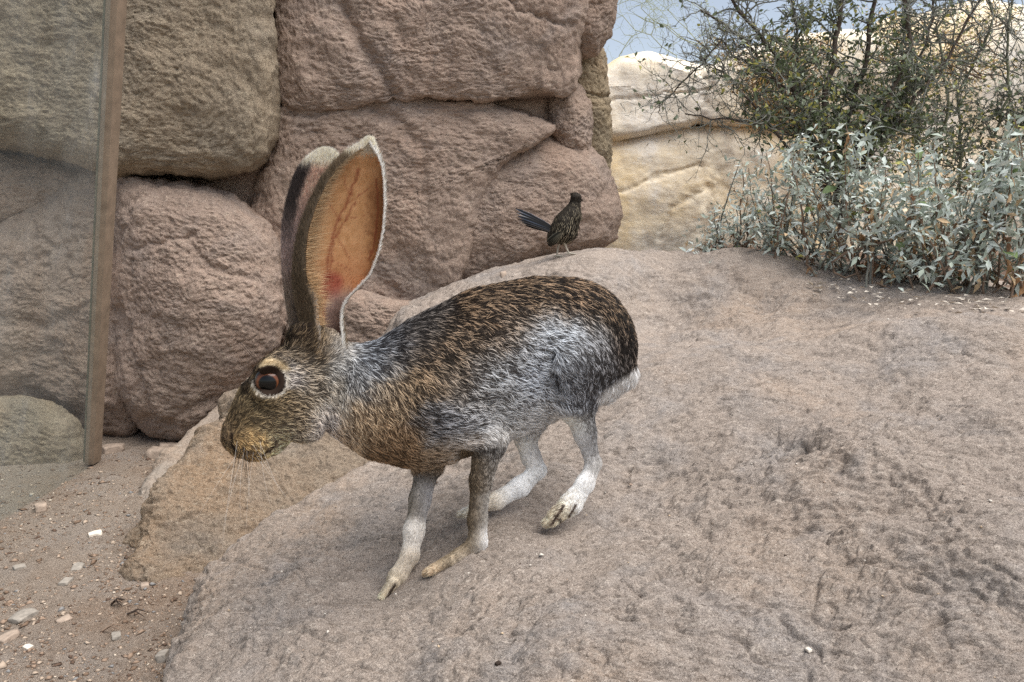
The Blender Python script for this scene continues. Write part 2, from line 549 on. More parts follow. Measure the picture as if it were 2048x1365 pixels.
# ------------------------------------------------------------------ boulders
def resample(pts, n, passes=2):
    p = np.asarray(pts, float)
    for _ in range(passes):                       # corner cutting
        nx = np.roll(p, -1, 0)
        p = np.stack([.75 * p + .25 * nx, .25 * p + .75 * nx], 1).reshape(-1, 2)
    s = np.concatenate([[0], np.cumsum(np.hypot(*(np.roll(p, -1, 0) - p).T))])
    pc = np.vstack([p, p[:1]])
    t = np.linspace(0, s[-1], n, endpoint=False)
    return np.stack([np.interp(t, s, pc[:, 0]), np.interp(t, s, pc[:, 1])], -1)

def boulder(name, outline, y0, thick, mat, label, group, n=2.6, tilt=(0, 0), nt_=420, nr=150, amp=1.0, back=None, cracks=(), bulges=(), passes=2, centre=None, kind=None, edge_noise=5.0, relief=None):
    """closed rock: the outline is its widest section, the front swells towards the viewer, the back swells away"""
    nt_, nr = int(nt_ * .85), int(nr * .85)
    o = resample(outline, nt_, passes)
    c = np.asarray(centre if centre else o.mean(0), float)
    en = fbm(np.c_[o / 45.0, np.full(len(o), y0 * 13)], 3) * edge_noise
    dirs = (o - c) / np.linalg.norm(o - c, axis=1)[:, None]
    o = o + dirs * en[:, None]
    rho = np.linspace(0, 1, nr) ** 0.8
    rho = np.concatenate([rho[1:], ])
    prof = np.maximum(1 - rho ** n, 0) ** (1 / n)
    # denser rings by the rim
    back = back or thick
    rb = np.linspace(1, 0, 14)[1:-1]
    pb = -np.maximum(1 - rb ** 2.2, 0) ** (1 / 2.2) * back / thick
    rr = np.concatenate([rho, rb])
    pp = np.concatenate([prof, pb])
    uv = c + rr[:, None, None] * (o - c)[None]
    uvf = uv.reshape(-1, 2)
    ppf = np.repeat(pp, nt_)
    y = y0 + tilt[0] * (uvf[:, 0] - c[0]) / 1000 + tilt[1] * (uvf[:, 1] - c[1]) / 1000 - thick * ppf
    for bx, by, br, ba in bulges:
        y = y - ba * np.exp(-(((uvf - (bx, by)) ** 2).sum(1)) / br ** 2) * (ppf > 0)
    base = P(uvf[:, 0], uvf[:, 1], y)
    r = (relief or rock_relief)(base, amp)
    for line, w, a in cracks:
        jit = np.stack([fbm(np.c_[uvf / 30, uvf[:, :1] * 0], 3), fbm(np.c_[uvf / 30, uvf[:, :1] * 0 + 9], 3)], -1) * 9
        d = seg_dist(uvf + jit, line)
        r = r - a * np.exp(-(d / w) ** 2) * (ppf > 0)
    # push along the surface normal
    nr2 = len(rr)
    G = base.reshape(nr2, nt_, 3)
    du = np.roll(G, -1, 1) - np.roll(G, 1, 1)
    dv = np.gradient(G, axis=0)
    nn = np.cross(dv, du).reshape(-1, 3)
    nn /= np.maximum(np.linalg.norm(nn, axis=1), 1e-9)[:, None]
    vc = base.reshape(nr2, nt_, 3)[nr2 // 3].mean(0)
    cen = P(c[0], c[1], y0)
    if ((base - cen) * nn).sum() < 0:
        nn = -nn
    v = base + nn * r[:, None]
    f = gridfaces(nr2, nt_, True)
    i0 = len(v)
    v = np.vstack([v, v[:nt_].mean(0), v[-nt_:].mean(0)])
    k = np.arange(nt_)
    tri0 = np.stack([np.full(nt_, i0), (k + 1) % nt_, k, k], -1)
    tri1 = np.stack([np.full(nt_, i0 + 1), i0 - nt_ + k, i0 - nt_ + (k + 1) % nt_, i0 - nt_ + (k + 1) % nt_], -1)
    faces = [tuple(x) for x in f.tolist()]
    tris = [tuple(x[:3]) for x in tri0.tolist()] + [tuple(x[:3]) for x in tri1.tolist()]
    me = bpy.data.meshes.new(name)
    # flat arrays keep this quick
    nq, ntri = len(faces), len(tris)
    me.vertices.add(len(v))
    me.vertices.foreach_set('co', v.astype(np.float32).ravel())
    me.loops.add(nq * 4 + ntri * 3)
    me.loops.foreach_set('vertex_index', np.concatenate([f.ravel(), np.array(tris).ravel()]).astype(np.int32))
    me.polygons.add(nq + ntri)
    me.polygons.foreach_set('loop_start', np.concatenate([np.arange(nq) * 4, nq * 4 + np.arange(ntri) * 3]).astype(np.int32))
    me.update(calc_edges=True)
    me.polygons.foreach_set('use_smooth', np.ones(nq + ntri, bool))
    me.materials.append(mat)
    import bmesh
    return obj(name, me, label=label, cat='boulder', group=group, kind=kind)

WALL = 'boulders of the rock wall'
boulder('boulder', [(-260, -260), (300, -280), (545, -200), (556, 60), (558, 180), (566, 265), (545, 318), (495, 358), (400, 362), (250, 346), (120, 325), (0, 300), (-260, 290)],
        2.36, .24, M_wall_tan, 'huge olive brown overhanging boulder crossing behind the upright post, above the rounded one', WALL, n=5, nt_=520, nr=190, centre=(200, 60), amp=.9)
boulder('boulder', [(218, 420), (235, 352), (300, 352), (400, 362), (470, 385), (520, 430), (560, 500), (585, 570), (580, 660), (520, 760), (450, 850), (395, 888), (330, 892), (270, 850), (240, 780), (222, 690), (212, 560)],
        2.34, .22, M_wall, 'big rounded reddish boulder between the upright post and the jackrabbit head', WALL, n=3.6, centre=(390, 600), nt_=460, nr=170,
        cracks=[([(255, 500), (330, 480), (390, 470)], 7, .010), ([(390, 500), (430, 540), (520, 560)], 8, .008), ([(230, 620), (262, 720), (300, 830), (340, 860)], 12, .016), ([(340, 840), (400, 810), (470, 800)], 10, .010)], bulges=[(450, 640, 120, .03)])
boulder('boulder', [(-200, 560), (-60, 460), (20, 410), (90, 362), (160, 340), (250, 342), (300, 380), (300, 850), (230, 900), (100, 840), (-60, 800), (-220, 800)],
        2.42, .20, M_wall, 'broad brown boulder seen through the glass, touching the upright post', WALL, n=3.2, centre=(90, 600), nt_=400, nr=130,
        cracks=[([(60, 470), (120, 500), (135, 560)], 9, .012), ([(-20, 640), (100, 650), (200, 600)], 12, .01), ([(0, 560), (60, 520), (140, 480)], 9, .01)])
boulder('boulder', [(-200, 330), (-60, 302), (40, 308), (120, 330), (190, 355), (140, 420), (-40, 480), (-200, 480)],
        2.40, .14, M_wall, 'small rust brown stone wedged under the overhanging boulder behind the glass', WALL, n=2.6, nt_=240, nr=80)
boulder('boulder', [(-260, 800), (-80, 790), (40, 782), (110, 800), (160, 850), (190, 920), (150, 1000), (60, 1060), (-60, 1090), (-260, 1090)],
        2.18, .16, M_wall_tan, 'low rounded boulder at the foot of the wall behind the glass', WALL, n=2.8, nt_=300, nr=110)
boulder('boulder', [(545, -220), (800, -260), (1190, -220), (1165, 60), (1155, 200), (1085, 192), (1000, 212), (900, 212), (825, 198), (740, 222), (640, 230), (550, 222), (542, 100)],
        2.46, .13, M_wall, 'wide upper boulder of the wall with a slanting ridge, above the ears', WALL, n=9, centre=(850, 40), nt_=520, nr=190,
        cracks=[([(690, 20), (715, 80), (765, 160), (790, 200)], 14, .022), ([(740, 120), (800, 150), (900, 180)], 20, .006), ([(1005, -10), (1050, 25), (1110, 45), (1150, 52)], 5, .012)],
        bulges=[(900, 110, 160, .035), (640, 110, 80, .02)])
boulder('boulder', [(1148, -180), (1250, -180), (1236, 0), (1228, 60), (1208, 108), (1170, 116), (1142, 92), (1140, 0)],
        2.50, .11, M_wall, 'narrow knob of dark rock hanging at the top corner of the wall', WALL, n=2.6, nt_=260, nr=90)
boulder('boulder', [(1100, 40), (1216, 60), (1214, 180), (1222, 260), (1226, 330), (1216, 370), (1130, 360), (1120, 200)],
        2.66, .12, M_lichen, 'tall yellowish lichen tinted stone edging the wall beside the pale cliff', WALL, n=3.2, nt_=280, nr=100,
        cracks=[([(1160, 182), (1190, 192), (1220, 190)], 4, .012)])
boulder('boulder', [(1090, 190), (1110, 165), (1150, 160), (1176, 200), (1186, 260), (1176, 320), (1120, 330), (1090, 280)],
        2.56, .13, M_wall, 'small rounded grey pink stone tucked above the roadrunner boulder', WALL, n=2.6, nt_=240, nr=80)
boulder('boulder', [(530, 200), (640, 194), (730, 190), (830, 184), (900, 188), (975, 200), (1030, 214), (1090, 236), (1128, 258), (1000, 330), (950, 420), (930, 560), (900, 680), (720, 720), (560, 720), (500, 640), (500, 380), (545, 300)],
        2.48, .14, M_wall, 'long wall boulder behind the jackrabbit ears with a crumbling top edge', WALL, n=9, centre=(720, 430), nt_=480, nr=180,
        cracks=[([(735, 200), (760, 225), (720, 280), (640, 300)], 8, .010), ([(560, 222), (620, 230), (700, 200)], 7, .010), ([(770, 230), (850, 300), (840, 380)], 14, .012), ([(640, 460), (760, 560), (840, 640)], 16, .010)])
boulder('boulder', [(835, 345), (880, 296), (930, 276), (1010, 268), (1100, 256), (1150, 272), (1195, 302), (1226, 350), (1244, 410), (1246, 450), (1234, 492), (1160, 512), (1080, 540), (1000, 575), (900, 620), (800, 660), (740, 640), (760, 520), (790, 420)],
        2.64, .25, M_wall, 'great smooth boulder right behind the roadrunner', WALL, n=3.6, centre=(1010, 430), nt_=520, nr=190, amp=.8,
        bulges=[(1050, 420, 130, .03)])
boulder('boulder', [(560, 600), (680, 560), (820, 600), (900, 600), (960, 575), (1010, 556), (1000, 640), (860, 720), (640, 760), (540, 720)],
        2.36, .14, M_wall, 'low dark stone in the gap between the wall and the jackrabbit back', WALL, n=2.6, nt_=260, nr=90)

# a hidden mass closes the joints between the boulders
boulder('boulder', [(-700, -500), (1120, -500), (1150, 100), (1170, 400), (1000, 640), (500, 860), (-100, 950), (-700, 950)], 2.90, .50, M_wall, 'deep rock mass filling the joints behind the wall boulders', WALL, n=6, nt_=120, nr=40, back=.5)

def pale_relief(p, amp=1.0):
    return amp * (fbm(p * 1.6, 3) * .035 + fbm(p * 7, 3) * .008 + fbm(p * 40, 2) * .0012)
CLIFF = 'mural granite behind the wall, built as boulders'  # rocks of a painted mural, built here as solid boulders
boulder('boulder', [(1080, 160), (1190, 156), (1236, 116), (1290, 100), (1335, 114), (1400, 134), (1460, 112), (1520, 86), (1600, 66), (1720, 60), (1800, 90), (1860, 200), (1800, 262), (1700, 254), (1560, 250), (1470, 250), (1380, 256), (1300, 272), (1220, 284), (1080, 300)],
        3.80, .30, M_pale, 'pale cream granite block of the mural with a rounded top beyond the wall corner', CLIFF, n=7.0, nt_=320, nr=110, relief=pale_relief, centre=(1450, 190), edge_noise=3,
        cracks=[([(1220, 200), (1320, 190), (1420, 178)], 3, .010), ([(1400, 130), (1420, 170), (1400, 250)], 8, .012)])
boulder('boulder', [(1060, 292), (1215, 276), (1300, 264), (1372, 248), (1470, 244), (1600, 246), (1780, 240), (1830, 420), (1800, 640), (1060, 640)],
        3.84, .30, M_pale, 'golden cream granite slab of the mural below the horizontal crack beside the thorn bush', CLIFF, n=7.0, nt_=320, nr=110, relief=pale_relief, centre=(1430, 430), edge_noise=3,
        cracks=[([(1225, 385), (1300, 360), (1400, 330)], 5, .010), ([(1450, 280), (1420, 380), (1400, 500)], 10, .015), ([(1320, 480), (1340, 420), (1420, 370)], 6, .01)])
boulder('boulder', [(1700, 60), (1840, 16), (2000, 4), (2200, 20), (2300, 200), (2300, 640), (1760, 640), (1700, 300)],
        4.3, .4, M_pale, 'tall cream mural boulder behind the grey green twiggy bush', CLIFF, n=4.4, nt_=260, nr=90, relief=pale_relief)

# ------------------------------------------------------------------ jackrabbit
# modelled in (u, v, w): u, v run along and down its side in units of about 0.7 mm, w runs across its body
def RY(u, w):
    return .93 + (u - 560) * (.19 / 610) + w * .00070

def rab(uvw):
    uvw = np.asarray(uvw, float)
    return P(uvw[..., 0], uvw[..., 1], RY(uvw[..., 0], uvw[..., 2]))

class Field:
    def __init__(self, lo, hi, res):
        self.lo, self.res = np.array(lo, float), res
        self.n = np.ceil((np.array(hi) - self.lo) / res).astype(int)
        self.d = np.full(self.n, 60.0, np.float32)
    def _win(self, lo, hi):
        a = np.clip(((np.array(lo) - self.lo) / self.res).astype(int), 0, self.n)
        b = np.clip(((np.array(hi) - self.lo) / self.res).astype(int) + 2, 0, self.n)
        ax = [self.lo[k] + np.arange(a[k], b[k]) * self.res for k in range(3)]
        return tuple(slice(a[k], b[k]) for k in range(3)), np.meshgrid(*ax, indexing='ij')
    def cone(self, a, b, k=14, ws=1.0, sub=False):
        """tapered limb from a to b, each (u, v, w, r); ws squeezes it across the body"""
        a, b = np.array(a, float), np.array(b, float)
        r = max(a[3], b[3]) + k + 40
        lo = np.minimum(a[:3], b[:3]) - r
        hi = np.maximum(a[:3], b[:3]) + r
        sl, (U, V, W) = self._win(lo, hi)
        pu, pv, pw = U - a[0], V - a[1], (W - a[2]) / ws
        ab = (b - a)[:3].copy()
        ab[2] /= ws
        t = np.clip((pu * ab[0] + pv * ab[1] + pw * ab[2]) / max((ab ** 2).sum(), 1e-6), 0, 1)
        d = np.sqrt((pu - t * ab[0]) ** 2 + (pv - t * ab[1]) ** 2 + (pw - t * ab[2]) ** 2) - (a[3] + t * (b[3] - a[3]))
        if ws < 1:
            d = d * (ws + (1 - ws) * .5)
        self._blend(sl, d, k, sub)
    def ball(self, c, r, k=14, rot=0.0, sub=False):
        """ellipsoid, r = (ru, rv, rw), turned by rot degrees in the u-v plane"""
        R = max(r) + k + 40
        sl, (U, V, W) = self._win(np.array(c) - R, np.array(c) + R)
        ca, sa = math.cos(math.radians(rot)), math.sin(math.radians(rot))
        du, dv = U - c[0], V - c[1]
        x, y, z = (du * ca + dv * sa) / r[0], (-du * sa + dv * ca) / r[1], (W - c[2]) / r[2]
        k0 = np.sqrt(x * x + y * y + z * z)
        k1 = np.sqrt((x / r[0]) ** 2 + (y / r[1]) ** 2 + (z / r[2]) ** 2) + 1e-9
        self._blend(sl, k0 * (k0 - 1) / k1, k, sub)
    def _blend(self, sl, d, k, sub):
        o = self.d[sl]
        if sub:
            h = np.clip(.5 - .5 * (o + d) / k, 0, 1)
            self.d[sl] = o * (1 - h) - d * h + k * h * (1 - h)
        else:
            h = np.clip(.5 + .5 * (o - d) / k, 0, 1)
            self.d[sl] = o * (1 - h) + d * h - k * h * (1 - h)
    def surface(self):
        import openvdb
        g = openvdb.FloatGrid(60.0)
        g.copyFromArray(np.ascontiguousarray(self.d[:, ::-1, :]))
        pts, quads = g.convertToQuads(0.0)
        pts = np.asarray(pts, float)
        pts[:, 1] = self.n[1] - 1 - pts[:, 1]
        quads = np.asarray(quads)
        return self.lo + pts * self.res, quads

F = Field((425, 530, -150), (1310, 1235, 150), 3.0)
def chain(pts, k=14, ws=1.0):
    for a, b in zip(pts[:-1], pts[1:]):
        F.cone(a, b, k, ws)
# trunk and neck
chain([(1142, 684, 0, 120), (1080, 700, 0, 132), (990, 728, 0, 141), (900, 770, 0, 139), (830, 798, 0, 128), (765, 802, 0, 100), (700, 782, 0, 78), (650, 765, 0, 74)], 30, .68)
F.ball((1178, 706, -34), (86, 100, 52), 26, 20)           # haunches
F.ball((1178, 706, 34), (86, 100, 52), 26, 20)
F.ball((872, 772, -52), (62, 92, 42), 26, -28)             # shoulders
F.ball((838, 708, 56), (52, 62, 34), 18, -20)
F.cone((1242, 690, 0, 22), (1247, 748, -6, 21), 16)         # tail held down
F.cone((1247, 748, -6, 21), (1212, 784, -8, 17), 16)
# near fore leg
chain([(880, 800, -60, 58.0), (978, 884, -56, 32.6)], 24)
chain([(978, 884, -56, 31.7), (962, 962, -48, 20.0), (955, 1040, -38, 17.6), (955, 1086, -34, 17.6)], 12)
chain([(955, 1086, -34, 17.6), (918, 1116, -32, 16.0), (872, 1138, -30, 11.2)], 10)
for dw, du, dv in ((-14, -6, 2), (-4, -14, 4), (6, -10, 0), (14, 2, -4)):
    F.cone((900, 1122, -31 + dw, 11), (858 + du + 8, 1143 + dv, -30 + dw * 1.1, 6.5), 5)
# far fore leg
chain([(850, 850, 46, 56.0), (856, 930, 40, 24.8), (840, 1000, 32, 19.2), (828, 1062, 26, 18.4), (820, 1110, 22, 16.8)], 14)
chain([(820, 1112, 22, 16.8), (795, 1155, 20, 16.8), (772, 1190, 20, 11.2)], 10)
for dw, du, dv in ((-15, 2, -2), (-5, -6, 4), (5, -4, 2), (14, 4, -6)):
    F.cone((788, 1166, 20 + dw, 11), (764 + du, 1198 + dv, 20 + dw * 1.2, 6.5), 5)
# near hind leg
chain([(1150, 740, -50, 82.0), (1148, 806, -52, 38.7)], 26)
chain([(1152, 806, -52, 35.2), (1170, 868, -48, 20.0), (1186, 926, -44, 14.4)], 14)
chain([(1188, 928, -44, 14.4), (1170, 968, -44, 16.8), (1142, 1008, -46, 20.0), (1112, 1032, -46, 15.2)], 10)
for dw, du, dv in ((-17, 6, 3), (-6, -4, 5), (6, -8, 2), (17, 2, -6)):
    F.cone((1130, 1018, -46 + dw, 12), (1100 + du, 1043 + dv, -46 + dw * 1.15, 7), 5)
# far hind leg
chain([(1090, 770, 50, 62.0), (1062, 832, 50, 31.7), (1052, 880, 48, 19.2), (1062, 915, 46, 16.8), (1076, 940, 46, 15.2)], 14)
chain([(1076, 942, 46, 15.2), (1040, 974, 44, 18.4), (992, 1002, 44, 16.0), (948, 1018, 44, 10.4)], 10)
for dw, du, dv in ((-12, 0, 4), (-3, -10, 4), (7, -8, 0)):
    F.cone((965, 1010, 44 + dw, 9), (930 + du, 1026 + dv, 44 + dw * 1.1, 6), 5)
# head
chain([(632, 742, 0, 72), (580, 786, 0, 76), (526, 842, 0, 57), (484, 882, 0, 33)], 22, .66)
F.ball((596, 836, -30), (52, 44, 24), 18, 35)              # cheeks
F.ball((596, 836, 30), (52, 44, 24), 18, 35)
F.cone((508, 796, 0, 32), (466, 858, 0, 19), 12, .7)
F.ball((506, 884, -17), (41, 37, 25), 9, 40)               # whisker pads
F.ball((505, 885, 16), (38, 34, 23), 9, 40)
F.ball((459, 872, 0), (14, 24, 17), 9, 15)                # nose
F.ball((542, 892, 0), (30, 17, 18), 10, -22)               # chin
F.ball((548, 728, -38), (34, 17, 17), 10, -28)             # brows
F.ball((548, 728, 38), (34, 17, 17), 10, -28)
F.ball((536, 800, -44), (30, 12, 10), 10, 20)              # lower lids
F.ball((610, 690, -26), (34, 40, 26), 16, 20)              # ear roots
F.ball((652, 700, -26), (34, 38, 28), 16, 0)
F.ball((622, 668, -30), (24, 34, 24), 14, 12)
F.ball((606, 684, 28), (30, 36, 26), 16, 0)
F.ball((538, 762, -64), (27, 27, 24), 5, 0, sub=True)      # eye sockets
F.ball((538, 762, 64), (27, 27, 24), 5, 0, sub=True)
F.cone((444, 886, -10, 6), (464, 888, -30, 4), 3, sub=True)   # nostril
F.cone((466, 858, -36, 7), (470, 908, -36, 6), 5, sub=True)   # fold in front of the whisker pad
F.cone((505, 926, -14, 5), (553, 884, -42, 6), 5, sub=True)   # mouth
F.cone((835, 914, -92, 13), (972, 850, -96, 13), 12, sub=True)     # fold behind the upper arm
F.cone((1118, 806, -94, 14), (1104, 715, -104, 12), 16, sub=True)  # fold before the thigh
F.cone((706, 712, -54, 12), (668, 846, -58, 13), 14, sub=True)      # throat fold behind the jaw
body_uvw, body_q = F.surface()

EYE = np.array((538, 762))
# coat: (u, v), dark hair, light hair, share of light hairs, hair length, lie (du, dv)
COAT = [
    ((960, 620), (50, 40, 33), (178, 150, 121), 0.34, 17.8, (1, 0.25)),
    ((1060, 590), (46, 37, 31), (182, 154, 125), 0.34, 17.8, (1, 0.25)),
    ((1160, 590), (46, 37, 31), (182, 153, 124), 0.34, 17.8, (1, 0.5)),
    ((1240, 640), (43, 36, 30), (164, 138, 111), 0.30, 16.3, (0.5, 1)),
    ((1262, 700), (39, 32, 28), (140, 122, 108), 0.25, 14.8, (0.2, 1)),
    ((860, 690), (54, 44, 36), (176, 150, 123), 0.34, 17.8, (1, 0.4)),
    ((1000, 660), (63, 52, 44), (187, 165, 143), 0.35, 17.8, (1, 0.35)),
    ((920, 700), (57, 48, 40), (180, 155, 129), 0.35, 17.8, (1, 0.45)),
    ((1120, 670), (106, 104, 104), (214, 218, 222), 0.57, 19.2, (1, 0.35)),
    ((1050, 690), (96, 93, 91), (209, 212, 216), 0.52, 19.2, (1, 0.35)),
    ((1180, 690), (98, 95, 93), (207, 209, 212), 0.45, 17.8, (0.7, 0.8)),
    ((980, 735), (96, 90, 86), (214, 216, 218), 0.50, 18.5, (1, 0.4)),
    ((900, 760), (78, 70, 63), (176, 163, 149), 0.45, 17.8, (1, 0.5)),
    ((850, 760), (76, 64, 51), (180, 153, 122), 0.45, 17.8, (0.8, 0.7)),
    ((1060, 760), (112, 110, 112), (214, 218, 224), 0.55, 17.8, (1, 0.3)),
    ((950, 800), (84, 78, 74), (192, 188, 184), 0.46, 17.8, (1, 0.4)),
    ((870, 840), (76, 72, 72), (190, 190, 194), 0.46, 17.8, (1, 0.35)),
    ((930, 850), (84, 80, 80), (206, 208, 212), 0.50, 17.8, (1, 0.1)),
    ((1010, 820), (116, 112, 110), (206, 206, 206), 0.55, 16.3, (0.9, 0.4)),
    ((1140, 760), (104, 102, 104), (204, 208, 214), 0.50, 14.8, (0.6, 0.9)),
    ((1210, 720), (59, 54, 52), (160, 158, 160), 0.29, 13.3, (0.5, 1)),
    ((1190, 770), (78, 74, 74), (168, 168, 172), 0.36, 11.8, (0.3, 1)),
    ((1010, 875), (188, 182, 175), (230, 227, 223), 0.60, 13.3, (0.9, 0.5)),
    ((1080, 835), (160, 154, 150), (216, 214, 212), 0.60, 13.3, (0.9, 0.4)),
    ((780, 780), (105, 89, 73), (199, 177, 148), 0.50, 17.8, (0.5, 1)),
    ((740, 830), (131, 107, 83), (212, 187, 154), 0.55, 19.2, (0.4, 1)),
    ((700, 840), (132, 111, 90), (210, 189, 160), 0.55, 17.8, (0.5, 1)),
    ((800, 880), (117, 94, 71), (184, 154, 121), 0.50, 19.2, (0.6, 1)),
    ((780, 925), (101, 80, 58), (162, 130, 98), 0.50, 17.8, (0.9, 0.7)),
    ((860, 930), (114, 95, 76), (182, 158, 131), 0.50, 16.3, (1, 0.3)),
    ((920, 905), (170, 150, 129), (216, 203, 189), 0.60, 14.8, (1, 0.2)),
    ((740, 710), (84, 84, 88), (184, 190, 198), 0.42, 16.3, (1, 0.2)),
    ((690, 706), (150, 152, 156), (226, 230, 234), 0.60, 14.8, (0.9, 0.4)),
    ((800, 680), (66, 64, 66), (156, 156, 160), 0.38, 16.3, (1, 0.1)),
    ((840, 652), (58, 54, 52), (140, 134, 130), 0.36, 16.3, (1, 0.3)),
    ((720, 760), (100, 100, 104), (178, 182, 188), 0.45, 13.3, (0.7, 0.9)),
    ((672, 800), (150, 144, 136), (222, 220, 214), 0.60, 13.3, (0.5, 1)),
    ((650, 850), (147, 143, 148), (244, 239, 239), 0.60, 18.4, (0.7, 0.8)),
    ((690, 745), (116, 112, 106), (196, 190, 180), 0.50, 11.8, (0.8, 0.5)),
    ((640, 780), (95, 85, 73), (202, 187, 166), 0.48, 16.1, (0.9, 0.4)),
    ((600, 840), (88, 74, 59), (193, 171, 139), 0.46, 13.8, (0.9, 0.2)),
    ((620, 870), (138, 128, 122), (224, 213, 200), 0.50, 13.8, (1, 0.3)),
    ((560, 840), (92, 79, 63), (178, 156, 123), 0.46, 10.3, (1, 0)),
    ((560, 890), (179, 159, 138), (252, 250, 213), 0.50, 9.2, (1, 0.2)),
    ((510, 800), (90, 78, 61), (165, 145, 111), 0.46, 9.2, (0.7, -0.7)),
    ((520, 850), (110, 95, 75), (191, 169, 132), 0.46, 9.2, (0.9, -0.2)),
    ((470, 840), (84, 72, 57), (156, 134, 102), 0.45, 8.0, (0.6, -0.8)),
    ((492, 888), (164, 134, 92), (252, 216, 151), 0.50, 8.0, (0.6, 0.6)),
    ((480, 915), (112, 91, 70), (192, 160, 116), 0.50, 6.9, (0.5, 0.9)),
    ((455, 872), (92, 79, 67), (158, 135, 107), 0.45, 5.8, (0.5, -0.8)),
    ((510, 712), (57, 46, 38), (154, 129, 98), 0.40, 11.5, (0.7, -0.6)),
    ((560, 690), (60, 49, 40), (165, 140, 107), 0.42, 13.8, (0.8, -0.5)),
    ((600, 720), (90, 78, 63), (189, 167, 136), 0.45, 13.8, (1, -0.1)),
    ((600, 660), (53, 42, 36), (132, 112, 88), 0.40, 13.8, (0.7, -0.7)),
    ((585, 735), (138, 132, 132), (226, 220, 216), 0.50, 11.5, (1, 0)),
    ((640, 690), (92, 78, 63), (184, 158, 123), 0.45, 13.8, (0.3, -1)),
    ((675, 690), (120, 106, 90), (176, 160, 140), 0.45, 8.9, (0.2, -1)),
]
LEG = [
    ((985, 880, -56), (84, 78, 74), (158, 154, 150), 0.42, 8.7, (0.2, 1)),
    ((948, 940, -50), (92, 78, 62), (156, 136, 110), 0.45, 6.2, (0, 1)),
    ((985, 940, -50), (122, 114, 106), (182, 176, 170), 0.50, 6.2, (0, 1)),
    ((936, 1020, -40), (94, 80, 64), (154, 134, 108), 0.45, 5.6, (0, 1)),
    ((978, 1020, -40), (150, 144, 138), (206, 202, 196), 0.55, 5.6, (0, 1)),
    ((932, 1078, -36), (106, 92, 74), (168, 148, 120), 0.45, 5.0, (-0.4, 1)),
    ((974, 1080, -36), (240, 235, 229), (254, 254, 254), 0.60, 6.2, (0, 1)),
    ((905, 1112, -32), (132, 116, 94), (188, 170, 142), 0.50, 5.0, (-1, 0.5)),
    ((930, 1130, -32), (226, 215, 202), (250, 239, 224), 0.50, 5.0, (-1, 0.5)),
    ((860, 1145, -30), (205, 182, 152), (237, 217, 189), 0.50, 6.2, (-1, 0.5)),
    ((853, 940, 40), (116, 108, 100), (170, 162, 154), 0.50, 5.6, (0, 1)),
    ((825, 1000, 32), (118, 108, 94), (172, 162, 148), 0.50, 5.0, (0, 1)),
    ((855, 1000, 32), (188, 186, 188), (217, 215, 217), 0.50, 5.0, (0, 1)),
    ((826, 1070, 26), (224, 218, 210), (253, 248, 241), 0.55, 5.0, (0, 1)),
    ((815, 1125, 22), (211, 200, 184), (239, 228, 212), 0.50, 5.6, (-0.4, 1)),
    ((782, 1165, 20), (196, 183, 162), (227, 215, 194), 0.50, 5.6, (-0.6, 1)),
    ((764, 1200, 20), (220, 204, 176), (244, 234, 211), 0.50, 6.2, (-0.6, 1)),
    ((1180, 830, -50), (80, 76, 74), (150, 148, 148), 0.42, 7.4, (0.3, 1)),
    ((1146, 840, -50), (239, 233, 224), (254, 254, 248), 0.60, 5.6, (0.3, 1)),
    ((1188, 890, -46), (104, 100, 98), (172, 170, 170), 0.45, 5.6, (0.3, 1)),
    ((1158, 895, -46), (240, 237, 232), (254, 254, 254), 0.60, 5.0, (0.3, 1)),
    ((1200, 930, -44), (197, 193, 188), (230, 226, 221), 0.50, 5.0, (0, 1)),
    ((1172, 955, -44), (245, 242, 237), (254, 254, 254), 0.60, 5.6, (-0.4, 1)),
    ((1150, 1000, -46), (244, 240, 232), (254, 254, 253), 0.60, 6.2, (-0.7, 0.8)),
    ((1120, 1022, -46), (180, 164, 142), (229, 216, 192), 0.55, 7.4, (-0.8, 0.7)),
    ((1100, 1046, -46), (219, 203, 179), (245, 236, 214), 0.55, 8.1, (-0.8, 0.7)),
    ((1050, 880, 48), (234, 231, 225), (254, 253, 248), 0.55, 5.0, (0.1, 1)),
    ((1080, 900, 48), (202, 196, 192), (228, 224, 219), 0.50, 5.0, (0.2, 1)),
    ((1070, 940, 46), (239, 237, 233), (254, 254, 254), 0.55, 5.0, (-0.3, 1)),
    ((1020, 985, 44), (244, 242, 239), (254, 254, 254), 0.60, 5.6, (-1, 0.4)),
    ((985, 995, 44), (219, 208, 191), (246, 237, 223), 0.50, 5.6, (-1, 0.4)),
    ((935, 1028, 44), (226, 216, 197), (248, 242, 227), 0.50, 6.2, (-1, 0.5)),
]
